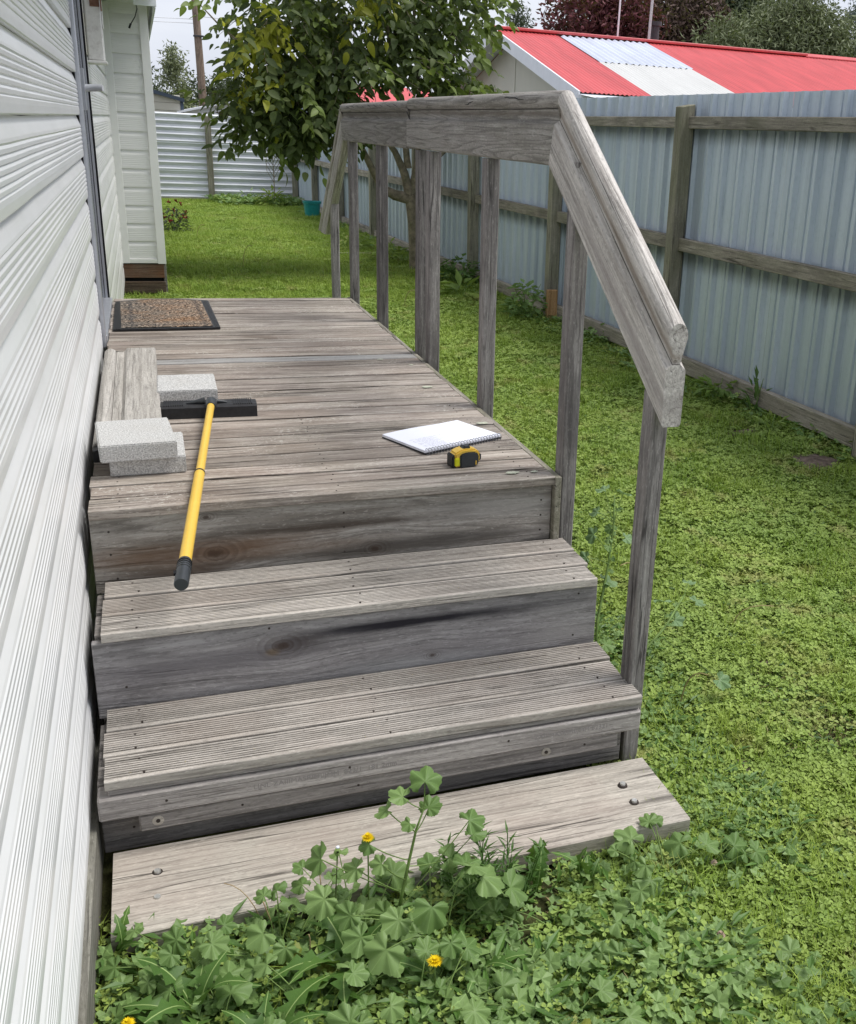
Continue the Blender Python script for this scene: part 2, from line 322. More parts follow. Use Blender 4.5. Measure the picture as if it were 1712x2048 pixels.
M['midrib'] = simple('leaf_midrib', (.27, .37, .13), .5, .3)
M['stem'] = simple('green_stem', (.17, .26, .07), .6, .3, 0, .3)
M['dry_stem'] = simple('dry_stem', (.40, .30, .17), .8, .2, 0, .3)
M['clover'] = leaf('clover_leaf', (.095, .185, .03), (.34, .455, .11), .25, .6, world=(.32, .39, .06, .42))
M['grass'] = leaf('grass_blade', (.155, .28, .03), (.33, .45, .07), .35, .55, world=(.36, .42, .08, .4))
M['dry'] = leaf('dry_blade', (.36, .30, .12), (.45, .38, .2), .2, .7)
M['weed'] = leaf('dark_weed_leaf', (.06, .125, .03), (.12, .215, .055), .2, .6)
M['tree_leaf'] = leaf('tree_leaf', (.05, .082, .024), (.17, .205, .06), .3, .62)
M['tree_yellow'] = leaf('yellow_tree_leaf', (.30, .33, .03), (.42, .42, .04), .35, .5)
M['tree_light'] = leaf('light_tree_leaf', (.14, .21, .04), (.20, .26, .06), .3, .5)
M['petal'] = simple('yellow_petal', (.85, .62, .01), .6, .2); M['white_petal'] = simple('pink_white_petal', (.62, .48, .40), .7, .2)
M['red_petal'] = simple('red_flower', (.20, .010, .018), .6, .2); M['bush'] = leaf('dark_bush_leaf', (.045, .055, .03), (.09, .12, .06), .15, .6)
M['purple'] = leaf('purple_foliage', (.075, .018, .026), (.15, .035, .045), .15, .6); M['maroon'] = leaf('maroon_foliage', (.10, .06, .052), (.15, .10, .08), .15, .6)
M['olive'] = leaf('olive_foliage', (.14, .17, .085), (.24, .27, .15), .15, .6); M['pine'] = leaf('conifer_foliage', (.045, .065, .035), (.09, .115, .06), .1, .6)
M['greyleaf'] = leaf('grey_foliage', (.08, .10, .09), (.14, .17, .15), .15, .6)

# ------------------------------------------------------------------ mesh helpers
def obj(name, verts, faces, mat, parent=None, loc=(0, 0, 0), rot=(0, 0, 0), smooth=False, bevel=0, mats=None):
    me = bpy.data.meshes.new(name); me.from_pydata([tuple(v) for v in verts], [], faces); me.update()
    o = bpy.data.objects.new(name, me); C.objects.link(o)
    for mm in (mats or [mat]): me.materials.append(mm)
    if bevel:
        bm = bmesh.new(); bm.from_mesh(me); bmesh.ops.bevel(bm, geom=bm.edges[:], offset=bevel, segments=1, affect='EDGES'); bm.to_mesh(me); bm.free()
    if smooth: me.polygons.foreach_set('use_smooth', [True]*len(me.polygons))
    o.location = loc; o.rotation_euler = rot
    if parent is not None: o.parent = parent
    return o
def mesh_obj(name, me, parent=None, loc=(0, 0, 0), rot=(0, 0, 0), scale=(1, 1, 1)):
    o = bpy.data.objects.new(name, me); C.objects.link(o); o.location = loc; o.rotation_euler = rot; o.scale = scale
    if parent is not None: o.parent = parent
    return o
def box_data(x0, x1, y0, y1, z0, z1):
    v = [(x0, y0, z0), (x1, y0, z0), (x1, y1, z0), (x0, y1, z0), (x0, y0, z1), (x1, y0, z1), (x1, y1, z1), (x0, y1, z1)]
    return v, [(0, 3, 2, 1), (4, 5, 6, 7), (0, 1, 5, 4), (1, 2, 6, 5), (2, 3, 7, 6), (3, 0, 4, 7)]
def box(name, x0, x1, y0, y1, z0, z1, mat, parent=None, bevel=0.002, rot=(0, 0, 0)):
    """box with its own origin at its centre"""
    c = ((x0+x1)/2, (y0+y1)/2, (z0+z1)/2); hx, hy, hz = (x1-x0)/2, (y1-y0)/2, (z1-z0)/2
    v, f = box_data(-hx, hx, -hy, hy, -hz, hz)
    return obj(name, v, f, mat, parent, c, rot, bevel=bevel)
def thing(name, label, cat, loc=(0, 0, 0), rot=(0, 0, 0), group=None):
    o = bpy.data.objects.new(name, None); C.objects.link(o); o.location = loc; o.rotation_euler = rot; o.empty_display_size = .1
    o['label'] = label; o['category'] = cat
    if group: o['group'] = group
    return o
def tag(o, label, cat, group=None):
    o['label'] = label; o['category'] = cat
    if group: o['group'] = group
    return o
def extr(profile, n, length, axis='X', wob=0.0, closed=True, seed=0):
    """profile [(a,b)] swept along axis, n segments, centred"""
    vs = []; fs = []; k = len(profile)
    for i in range(n+1):
        t = -length/2+length*i/n
        w = noise.noise(Vector((t*2.1, seed*3.7, 0)))*wob; w2 = noise.noise(Vector((t*1.7, seed*3.7, 9)))*wob
        for a, b in profile:
            vs.append((t, a+w, b+w2) if axis == 'X' else ((a+w, t, b+w2) if axis == 'Y' else (a+w, b+w2, t)))
    flip = axis == 'Y'
    for i in range(n):
        for j in range(k if closed else k-1):
            a = i*k+j; b = i*k+(j+1) % k; q = (a, b, b+k, a+k); fs.append(q if flip else q[::-1])
    if closed:
        fs.append(tuple(range(k))[::1 if not flip else -1]); fs.append(tuple(range(n*k, n*k+k))[::-1 if not flip else 1])
    return vs, fs
def fixn(o):
    bm = bmesh.new(); bm.from_mesh(o.data); bmesh.ops.recalc_face_normals(bm, faces=bm.faces[:]); bm.to_mesh(o.data); bm.free(); return o
def tube(name, pts, radii, mat, parent=None, seg=8, loc=(0, 0, 0), cap=True):
    pts = [Vector(p) for p in pts]; vs = []; fs = []
    if isinstance(radii, (int, float)): radii = [radii]*len(pts)
    up = Vector((0, 0, 1))
    for i, p in enumerate(pts):
        d = (pts[min(i+1, len(pts)-1)]-pts[max(i-1, 0)]).normalized()
        a = d.cross(up)
        if a.length < .05: a = d.cross(Vector((1, 0, 0)))
        a.normalize(); b = d.cross(a)
        for j in range(seg):
            t = 2*math.pi*j/seg; vs.append(p+(a*math.cos(t)+b*math.sin(t))*radii[i])
    for i in range(len(pts)-1):
        for j in range(seg):
            fs.append((i*seg+j, i*seg+(j+1) % seg, (i+1)*seg+(j+1) % seg, (i+1)*seg+j))
    if cap: fs.append(tuple(range(seg))[::-1]); fs.append(tuple(range((len(pts)-1)*seg, len(pts)*seg)))
    if name is None: return vs, fs
    o = obj(name, vs, fs, mat, parent, loc, smooth=True); fixn(o)
    if max(radii) > .009 and cap: md_ = o.modifiers.new('split', 'EDGE_SPLIT'); md_.split_angle = R(46)
    return o
class Bag:
    def __init__(s): s.v = []; s.f = []
    def add(s, vf):
        b = len(s.v); s.v += [tuple(p) for p in vf[0]]; s.f += [tuple(i+b for i in f) for f in vf[1]]
    def obj(s, name, mat, parent=None, **k): return obj(name, s.v, s.f, mat, parent, **k)
def disc_mesh(name, r, h, mat, seg=10):
    vs = [(r*math.cos(2*math.pi*i/seg), r*math.sin(2*math.pi*i/seg), -.004) for i in range(seg)] + [(r*.85*math.cos(2*math.pi*i/seg), r*.85*math.sin(2*math.pi*i/seg), h) for i in range(seg)]
    me = bpy.data.meshes.new(name); me.from_pydata(vs, [], [tuple(range(seg, 2*seg))]+[(i, (i+1) % seg, seg+(i+1) % seg, seg+i) for i in range(seg)]); me.materials.append(mat); return me

GZ = -.62
def gz(x, y): return GZ+.018*noise.noise(Vector((x*.9, y*.9, 0)))+.008*noise.noise(Vector((x*4, y*4, 3)))

# ------------------------------------------------------------------ ground
xs = np.concatenate([np.linspace(-60, -2, 8), np.linspace(-1.4, 4.6, 81), np.linspace(6, 80, 12)])
ys = np.concatenate([np.linspace(-20, -1.5, 5), np.linspace(0, 22, 200), np.linspace(24, 140, 14)])
gv = [(x, y, gz(x, y)) for y in ys for x in xs]; nx_ = len(xs)
gf = [(j*nx_+i, j*nx_+i+1, (j+1)*nx_+i+1, (j+1)*nx_+i) for j in range(len(ys)-1) for i in range(nx_-1)]
g = obj('ground', gv, gf, M['ground'], smooth=True); g['kind'] = 'structure'
for (x, y, rx, ry) in ((3.08, 4.78, .15, .10), (3.10, 4.18, .16, .15), (3.08, 7.05, .1, .08), (1.70, 2.36, .07, .05), (1.33, 1.92, .05, .05)):
    vs = [(0, 0, .012)]+[(rx*math.cos(t)*(1+.25*noise.noise(Vector((t, x, 0)))), ry*math.sin(t)*(1+.3*noise.noise(Vector((t, y, 5)))), -.012) for t in [2*math.pi*i/24 for i in range(24)]]
    o = obj('bare_soil', vs, [(0, 1+i, 1+(i+1) % 24) for i in range(24)], M['soil'], loc=(x, y, gz(x, y)+.012), rot=(0, 0, rnd.random())); o['kind'] = 'structure'

# ------------------------------------------------------------------ the house on the left
house = thing('house', 'white ribbed metal clad house wall along the left side of the deck', 'house', (-.2, 0, 0))
WX = -.2
def sid_profile(p=.153, q=1.0):
    pr = [(-.003, p+.004), (-.0015, p-.002), (-.0005, p-.006), (.0108, p-.036), (.0122, p-.042)]
    z = p-.046
    for k in range(5):
        pr += [(.0126-.0028*q, z), (.0126, z-.0045), (.0125, z-.0115), (.0126-.0032*q, z-.0135)]; z -= .0152
    pr += [(.0120, z-.002), (.0125, z-.012), (.0120, .003), (.0095, .0), (-.002, .0005), (-.003, .004)]
    return [(a-.0125, b) for a, b in pr]
def siding_run(y0, y1, z0, n, parent, mat, q=1.0):
    pr = sid_profile(.153, q)
    for k in range(n):
        vs, fs = extr(pr, max(2, int((y1-y0)/.35)), y1-y0, 'Y', .0012, True, k+y0)
        o = obj('siding_board', vs, fs, mat, parent, (0, (y0+y1)/2, z0+k*.153-.0)); fixn(o)
siding_run(-1.2, 4.585, -.487, 15, house, M['siding'])
siding_run(5.78, 9.86, -.487, 15, house, M['siding_warm'], .5)
siding_run(-1.2+5.9, 5.72, -.487, 3, house, M['siding'])
box('wall_core', -.45, -.0145, -1.3, 4.60, -.47, 1.75, M['black'], house, 0)
box('wall_core', -.45, -.0145, 5.78, 14, -.47, 1.75, M['black'], house, 0)
box('wall_core', -.45, -.016, 4.60, 5.78, -.47, -.03, M['black'], house, 0)
box('wall_core', -.45, -.05, 4.60, 5.78, -.03, 1.75, M['cream'], house, 0)
box('base_strip', -.042, .012, -1.25, 4.6, -.68, -.489, M['grey_board'], house)
box('base_strip', -.16, -.045, -1.25, 14, -.75, -.489, M['grey_board'], house)
# projecting bay with corner boards
PY = 9.86
def px(x): return x+.2
pr = sid_profile(.153, .35)
for k in range(14):
    z0 = -.345+k*.1515
    vs, fs = extr([(-a, b) for a, b in pr], 4, .232, 'X', .0004, True, k)
    fixn(obj('siding_board', vs, fs, M['siding_warm'], house, (px(-.029), PY-.004, z0+.055)))
box('corner_board', px(-.226), px(-.143), PY-.022, PY+.02, -.325, 1.76, M['trim'], house)
box('corner_board', px(.085), px(.152), PY-.022, PY+.10, -.33, 1.76, M['trim'], house)
box('bottom_board', px(-.143), px(.085), PY-.016, PY+.01, -.325, -.288, M['trim'], house)
box('bay_core', px(-.2), px(.145), PY+.012, 14, -.31, 1.75, M['siding_warm'], house, 0)
box('base_board', px(-.225), px(.13), PY-.01, PY+.03, -.452, -.335, M['base_board'], house)
box('base_board', px(-.225), px(.135), PY-.012, PY+.03, -.585, -.485, M['base_board'], house)
box('base_board', px(.125), px(.15), PY+.0, 13.5, -.60, -.34, M['panel_low'], house)
box('base_core', px(-.4), px(.12), PY+.03, 13.9, -.75, -.32, M['black'], house, 0)
# eave
box('eave', -3.0, px(.19), -2, 14.5, 1.765, 1.80, M['white_paint'], house)
box('fascia', px(.192), px(.21), 9.3, 14.5, 1.69, 1.86, M['white_board'], house)
box('barge_board', px(.05), px(.215), 9.28, 9.298, 1.70, 1.86, M['white_board'], house)
rv, rf = box_data(-3.4, px(.2), -2.1, 14.6, 0, .02)
rv = [(x, y, z+1.87-(x-.4)*.36) for x, y, z in rv]
obj('roof', rv, rf, M['slate'], house)
# small wall clutter: cable and painted casing
tube('cable', [(px(.065), 9.62, 1.76), (px(.075), 9.62, 1.70), (px(.055), 9.61, 1.64), (px(.02), 9.60, 1.585)], .004, M['cable'], house)
tube('cable_end', [(px(.02), 9.60, 1.588), (px(.005), 9.60, 1.552)], .008, M['cable'], house)
cas = box('painted_casing', .002, .078, 6.02, 6.18, 1.15, 1.765, M['white_paint'], house, .006)
box('casing_lip', .0, .088, 6.0, 6.2, 1.135, 1.148, M['white_paint'], house, .003)
box('casing_cover', .0785, .083, 6.03, 6.16, 1.30, 1.765, M['white_paint'], house, .003)
box('bare_timber_patch', .078, .0845, 6.005, 6.019, 1.375, 1.7, M['peel'], house, .002)
box('bare_timber_patch', .03, .074, 6.012, 6.0185, 1.395, 1.7, M['peel'], house, .001)
cb = box('wall_panel', -.012, .0, 5.8, 6.9, 1.17, 1.77, M['cream'], house, .001)

# sliding door, opens on to the deck
door = thing('sliding_door', 'grey aluminium sliding door in the white wall beside the doormat', 'door', (-.2, 4.6, -.02))
def dbox(n, x0, x1, y0, y1, z0, z1, mat, bv=.0015): return box(n, x0, x1, y0, y1, z0, z1, M[mat], door, bv)
dbox('door_frame', -.03, .013, .0, .055, .0, 1.78, 'alu', .003)
dbox('frame_gap', -.03, -.014, 1.06, 1.10, .05, 1.78, 'black', 0)  # black strips put the shade of the frame's gaps and recesses into colour
dbox('door_frame', -.0135, -.002, 1.06, 1.10, .0, 1.78, 'alu', .001)
dbox('frame_gap', -.0018, .006, 1.062, 1.11, .0, 1.78, 'black', 0)
dbox('frame_gap', -.04, -.004, -.018, -.001, -.02, 1.78, 'black', 0)
dbox('door_stile', -.045, -.012, .10, .15, .05, 1.78, 'alu')
dbox('door_glass', -.022, -.014, .15, 1.0, .06, 1.78, 'glass', 0)
dbox('frame_gap', -.03, -.012, .056, .099, .02, 1.78, 'black', 0)
dbox('door_stile', -.045, -.030, 1.0, 1.04, .05, 1.78, 'alu')
dbox('door_sill', -.03, .018, .055, 1.06, .0, .045, 'alu', .003)
dh = tube('door_handle', [(-.005, .62, 1.02), (.055, .62, 1.025), (.075, .615, 1.025)], [.016, .0155, .014], M['handle_white'], door, 14)
dbox('handle_plate', -.012, .004, .58, .66, .93, 1.10, 'alu')

# ------------------------------------------------------------------ deck and steps
deck = thing('deck', 'weathered grey timber deck with two steps and a handrail', 'deck', (0, 2.5, GZ))
DX, DY, DZ = 0, -2.5, -GZ
def dp(x, y, z): return (x+DX, y+DY, z+DZ)
def rounded(w, h, r=.004, grooves=0, gd=.0022):
    top = []
    if grooves:
        a0 = -w/2+.008; span = w-.016; p = span/grooves
        for i in range(grooves):
            y = a0+i*p
            top += [(y, 0), (y+p*.46, 0), (y+p*.54, -gd), (y+p*.90, -gd)]
        top += [(a0+span, 0)]
    pr = [(-w/2, -h+r), (-w/2, -r), (-w/2+r*.3, -r*.3), (-w/2+r, 0)]+top+[(w/2-r, 0), (w/2-r*.3, -r*.3), (w/2, -r), (w/2, -h+r), (w/2-r, -h), (-w/2+r, -h)]
    return pr
nail_me = disc_mesh('nail', .0026, .0006, M['nail'], 7)
P = .0955
for k in range(34):
    yc = 2.525+k*P+.0458
    prof = rounded(.0870, .024, .0022)
    vs, fs = extr(prof, 10, 1.20, 'X', .0022, True, k)
    t = -.0007*k
    mt = M['deck_fade'] if k == 17 else M['deck']
    o = obj('deck_board', vs, fs, mt, deck, dp(.420+.003*math.sin(k*2.3), yc+.0012*math.sin(k*5.1), .0008*math.sin(k*3.3)), (rnd.uniform(-.022, .022), 0, t+rnd.uniform(-.0012, .0012))); fixn(o)
    for x in (-.11, .42, .95):
        if k < 9:
            for dy in (-.022, .022):
                mesh_obj('nail', nail_me, o, (x-.42+rnd.uniform(-.008, .008), dy+rnd.uniform(-.004, .004), .0004))
# fascia along the open side
box('fascia_board', 1.018, 1.0365, 2.520, 4.06, -.235, .001, M['panel_low'], deck, .002).parent = deck
for o in [c for c in deck.children if c.name.startswith('fascia_board')]: o.location = Vector(o.location)+Vector((DX, DY, DZ)); o.data.materials[0] = M['rail_top']
def dbx(n, x0, x1, y0, y1, z0, z1, mat, bv=.002, rot=(0, 0, 0)): return box(n, x0+DX, x1+DX, y0+DY, y1+DY, z0+DZ, z1+DZ, M[mat], deck, bv, rot)
dbx('fascia_board', 1.0195, 1.0375, 4.065, 5.76, -.235, .002, 'rail_top')
# risers
r1 = dbx('riser', -.181, 1.0165, 2.541, 2.560, -.222, -.0245, 'riser1')
r2 = dbx('riser', -.183, 1.043, 2.249, 2.268, -.404, -.2125, 'riser2')
dbx('riser', -.182, 1.02, 2.000, 2.020, -.585, -.4125, 'panel_low')
for jx in (-.13, .28, .66, .97): dbx('joist', jx-.022, jx+.022, 2.565, 5.7, -.22, -.0255, 'panel_low', 0)
for y in (2.62, 3.6, 4.6, 5.6):
    for x in (-.1, .95): dbx('support_pile', x-.04, x+.04, y-.04, y+.04, -.64, -.222, 'panel_low')
for (sx0, sx1) in ((-.176, -.150), (.985, 1.015)):
    dbx('stringer', sx0, sx1, 2.272, 2.53, -.55, -.232, 'panel_low'); dbx('stringer', sx0, sx1, 2.07, 2.246, -.58, -.425, 'panel_low')
# treads: grooved decking
def tread(xl, xr, y0, z, k, w=.0905):
    vs, fs = extr(rounded(w, .0225, .0025, 9, .0055), 12, xr-xl, 'X', .0018, True, k)
    o = obj('tread_board', vs, fs, M['tread'], deck, dp((xl+xr)/2, y0+w/2, z), (rnd.uniform(-.03, .03), 0, rnd.uniform(-.002, .002))); fixn(o)
    for x in (xl+.07, (xl+xr)/2-.02, xr-.07):
        for dy in (-.027, .025):
            mesh_obj('nail', nail_me, o, (x-(xl+xr)/2+rnd.uniform(-.01, .01), dy, .0003), scale=(1.2, 1.2, 1))
tread(-.161, 1.036, 2.237, -.187, 1); tread(-.161, 1.050, 2.337, -.188, 2); tread(-.158, 1.050, 2.437, -.186, 3)
tread(-.164, 1.043, 1.946, -.375, 4); tread(-.168, 1.038, 2.046, -.376, 5); tread(-.164, 1.046, 2.147, -.375, 6)
for (yy, z) in ((2.29, -.204), (2.41, -.204)): dbx('under_board', -.178, -.12, yy, yy+.10, z-.024, z-.0065, 'panel_low')
for yy in (2.01, 2.12): dbx('under_board', -.180, -.12, yy, yy+.10, -.418, -.402, 'panel_low')
dbx('nosing_strip', -.160, 1.041, 1.952, 1.999, -.4125, -.399, 'beam')
b2 = dbx('front_beam', -.181, 1.043, 1.944, 1.998, -.4685, -.4145, 'beam', .004)
b3 = dbx('front_beam', -.107, .990, 1.954, 1.998, -.5145, -.4705, 'beam', .004)
# bolt plugs on the lower beam and nails on the faces
plug = disc_mesh('plug', .0135, .0012, M['plank'], 16); plugd = disc_mesh('plug_hole', .005, .0022, M['nail'], 10)
for x in (-.07, .80):
    mesh_obj('bolt_plug', plug, deck, dp(x, 1.954, -.492), (R(90), 0, 0)); mesh_obj('bolt_hole', plugd, deck, dp(x, 1.9535, -.492), (R(90), 0, 0))
scr = disc_mesh('screw', .0034, .0006, M['nail'], 8)
for (x, y, z) in [(-.14, 2.541, -.06), (-.14, 2.541, -.12), (-.13, 2.541, -.185), (.43, 2.541, -.06), (.43, 2.541, -.10), (.43, 2.541, -.17), (.985, 2.541, -.07), (.985, 2.541, -.115), (.985, 2.541, -.16),
                  (-.12, 2.249, -.33), (.2, 2.249, -.225), (.99, 2.249, -.23), (.98, 2.249, -.35), (-.05, 1.944, -.44), (.1, 1.954, -.49), (.33, 1.944, -.435), (.35, 1.954, -.492), (.9, 1.954, -.49), (.7, 1.944, -.437), (-.12, 2.0, -.53)]:
    mesh_obj('nail', scr, deck, dp(x, y, z), (R(90), 0, 0))
# faint timber grade stamp on the beam
for (txt, x) in (('LINL ZAIIIMASRIMI/JMM  823/1  181 2mm', .28), ('ZAIIIMASRIMI/JMM 82321', .86)):
    cu = bpy.data.curves.new('grade_stamp', 'FONT'); cu.body = txt; cu.size = .017; cu.align_x = 'CENTER'; cu.space_character = 1.05; cu.extrude = .0001
    s_ = N('stamp_ink'); cu.materials.append(s_.fin((.275, .255, .25), .9, .1))
    to_ = bpy.data.objects.new('grade_text', cu); C.objects.link(to_); bpy.context.view_layer.update()
    me_ = bpy.data.meshes.new_from_object(to_.evaluated_get(bpy.context.evaluated_depsgraph_get())); bpy.data.objects.remove(to_)
    o = bpy.data.objects.new('grade_stamp', me_); C.objects.link(o); o.parent = deck; o.location = dp(x, 1.9437, -.449 if x < .5 else -.446); o.rotation_euler = (R(90), 0, 0)
# lichen spots
def blob(name, r, mat, parent, loc, seed):
    seg = 16; vs = [(0, 0, .001)]+[(r*(1+.5*noise.noise(Vector((math.cos(t)*1.5, math.sin(t)*1.5, seed))))*math.cos(t), r*.55*(1+.5*noise.noise(Vector((math.cos(t)*2, math.sin(t)*2, seed+4))))*math.sin(t), .0) for t in [2*math.pi*i/seg for i in range(seg)]]
    return obj(name, vs, [(0, 1+i, 1+(i+1) % seg) for i in range(seg)], mat, parent, loc)
for i, (x, y, r) in enumerate([(.985, 3.10, .022), (.93, 3.62, .022), (.91, 2.585, .02), (.975, 2.58, .012), (.86, 4.12, .014), (.96, 4.0, .010)]):
    blob('lichen', r, M['lichen'], deck, dp(x, y, .0032), i*7.7)

# posts of the handrail
def post(x0, x1, y0, y1, z0, z1, lean=(0, 0)):
    c = 5; w, d = (x1-x0)/2, (y1-y0)/2; r = .004
    pr = [(-w, -d+r), (-w+r, -d), (w-r, -d), (w, -d+r), (w, d-r), (w-r, d), (-w+r, d), (-w, d-r)]
    vs, fs = extr(pr, 10, z1-z0, 'Z', .0025, True, y0*7)
    o = obj('post', vs, fs, M['post'], deck, dp((x0+x1)/2, (y0+y1)/2, (z0+z1)/2), (lean[0], lean[1], 0)); return fixn(o)
for (y0, y1, z0, z1) in ((2.531, 2.588, -.60, .84), (3.292, 3.352, -.3, .823), (4.02, 4.083, -.3, .823), (4.205, 4.262, -.3, .823), (4.972, 5.045, -.3, .823), (5.716, 5.775, -.3, .823)):
    post(1.039, 1.083, y0, y1, z0, z1)
post(1.0375, 1.0785, 2.006, 2.064, -.66, .362, (0, .006))
post(1.039, 1.083, 6.33, 6.39, -.64, .50)
post(1.039, 1.083, 6.58, 6.60, -.64, -.4)
# moulded rail: round bead, neck, body.  profile in (x, z) measured from the bead top
def rail_prof(s=1.0):
    pr = []; r = .0235
    for i in range(13):
        a = math.pi*(.5-i/9.2)
        if i <= 12: pr.append((r*math.cos(a), -r*1.05+r*1.05*math.sin(a)))
    pr = [(r*math.cos(t), -r+r*math.sin(t)) for t in [R(90-180*i/15*1.22) for i in range(16)]]
    right_ = pr[1:]+[(.0100, -.048), (.0086, -.071), (.0094, -.0745), (.0236, -.0855), (.0246, -.089), (.0238, -.187), (.0195, -.192)]
    left_ = [(-x, z) for x, z in right_][::-1]
    return [(x*s, z*s) for x, z in [pr[0]]+right_+left_]
def rail(name, a, b, mat, cutA, cutB, n=8, s=1.0, wob=.0012, seed=0, dz=0):
    """a, b: (y, z) of the bead top at both ends; cutX: direction (dy per dz) of the end cut"""
    pr = rail_prof(s); vs = []; k = len(pr); X = 1.058
    dy, dz_ = b[0]-a[0], b[1]-a[1]; L = math.hypot(dy, dz_); ty, tz = dy/L, dz_/L
    ny, nz_ = -tz, ty
    if nz_ < 0: ny, nz_ = -ny, -nz_
    cy, cz = (a[0]+b[0])/2, (a[1]+b[1])/2
    # local: Y along the rail, Z normal; shear the end planes
    for i in range(n+1):
        t = i/n
        for (x, d) in pr:
            sh = (cutA*(1-t)+cutB*t)*d if True else 0
            u = -L/2+L*t+sh
            w = noise.noise(Vector((u*3, seed, d*2)))*wob
            vs.append((x+w, u, d+noise.noise(Vector((u*2.3, seed+5, 0)))*wob))
    fs = []
    for i in range(n):
        for j in range(k):
            p = i*k+j; q = i*k+(j+1) % k; fs.append((p, q, q+k, p+k))
    fs += [tuple(range(k)), tuple(range(n*k, n*k+k))]
    o = obj(name, vs, fs, mat, deck, dp(X, cy, cz), (math.atan2(dz_, dy), 0, 0)); fixn(o)
    me = o.data
    for p in me.polygons:
        if len(p.vertices) == 4: p.use_smooth = True
    md = o.modifiers.new('split', 'EDGE_SPLIT'); md.split_angle = R(20)
    return o
aN = math.atan2(1.015-.533, 2.672-1.953)       # slope of the near flight
rail('handrail', (2.672, 1.016), (4.395, 1.020), M['rail'], -math.tan(aN/2), 0, 14, 1.0, .002, 1)
rail('handrail', (4.400, 1.0125), (5.965, 1.012), M['rail'], 0, math.tan(.35), 12, .985, .0015, 2)
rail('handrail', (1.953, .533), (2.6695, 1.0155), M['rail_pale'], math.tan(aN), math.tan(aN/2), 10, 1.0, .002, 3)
aF = math.atan2(1.012-.262, 6.86-5.968)
rail('handrail', (5.968, 1.0115), (6.86, .262), M['rail'], -math.tan(.35), 1/math.tan(aF), 10, .985, .002, 4)
# splits in the bead of the rail, and the seam between rail and body
def split(p0, p1, w=.0016):
    a, b = Vector(p0), Vector(p1); d = (b-a); n_ = 7; pts = []
    for i in range(n_+1):
        t = i/n_; pts.append(a+d*t+Vector((0, .004*noise.noise(Vector((i*1.3, p0[1]*9, 0))), .004*noise.noise(Vector((i*1.7, p0[1]*5, 7))))))
    tube('split', [Vector(dp(*p)) for p in pts], [w*math.sin(math.pi*(.06+.88*i/n_))+.0003 for i in range(n_+1)], M['black'], deck, 5)
split((1.0348, 2.95, .995), (1.0352, 3.13, 1.004)); split((1.036, 3.42, .999), (1.0352, 3.55, .985)); split((1.0365, 4.33, .93), (1.036, 4.40, .97)); split((1.0365, 4.33, .885), (1.0365, 4.41, .865), .001)
for i in range(9): y = 4.55+i*.14; split((1.036, y, .985), (1.0355, y+.10, .998), .0011)

# plank on the ground, bolted down
pl = thing('plank_step', 'broad pale plank lying on the ground below the bottom step', 'plank', (.45, 1.83, -.62))
vs, fs = extr([(-.128, -.046), (-.129, -.003), (-.126, 0), (-.04, .0012), (.05, -.0008), (.126, 0), (.129, -.003), (.129, -.05), (-.125, -.05)], 24, 1.225, 'X', .0028, True, 3)
pk = obj('plank', vs, fs, M['plank'], pl, (0, 0, .062), (.0, .004, 0)); fixn(pk); pk.data.polygons.foreach_set('use_smooth', [False]*len(pk.data.polygons))
bolt_me = disc_mesh('bolt', .0075, .005, M['steel'], 12); wash = disc_mesh('washer', .0125, .0006, M['nail'], 14)
for (x, y) in ((-.078, 1.871), (-.079, 1.792), (.965, 1.862), (.963, 1.793)):
    mesh_obj('bolt', bolt_me, pl, (x-.45, y-1.83, .0635)); mesh_obj('bolt_recess', wash, pl, (x-.45, y-1.83, .0632))

# ------------------------------------------------------------------ things lying on the deck
mt_ = thing('doormat', 'rubber edged doormat with tan and black worn pile by the door', 'doormat', (.062, 5.24, 0), (0, 0, .02))
def slab(name, pts, z0, z1, mat, parent):
    n_ = len(pts); vs = [(x, y, z0) for x, y in pts]+[(x, y, z1) for x, y in pts]
    return fixn(obj(name, vs, [tuple(range(n_)), tuple(range(n_, 2*n_))]+[(i, (i+1) % n_, n_+(i+1) % n_, n_+i) for i in range(n_)], mat, parent))
arc = [(.222-.444*i/16, .385+.075*math.sin(math.pi*i/16)) for i in range(17)]
slab('rubber_base', [(-.235, -.385), (.215, -.385)]+arc, .003, .011, M['rubber'], mt_)
arc2 = [(.19-.38*i/16, .36+.07*math.sin(math.pi*i/16)) for i in range(17)]
vs = []; fs = []; nxm, nym = 36, 60
for j in range(nym+1):
    for i in range(nxm+1):
        u, v = i/nxm, j/nym; yy = -.36+v*(.72+.07*math.sin(math.pi*u)); vs.append((-.20+u*.385, yy, .0135+.003*noise.noise(Vector((u*60, v*90, 0)))))
for j in range(nym):
    for i in range(nxm): a = j*(nxm+1)+i; fs.append((a, a+1, a+nxm+2, a+nxm+1))
obj('pile', vs, fs, M['doormat'], mt_)
for i in range(3):
    for sx in (-.222, .195): box('ridge', sx+i*.007, sx+i*.007+.003, -.38, .375, .011, .013, M['rubber'], mt_, 0)

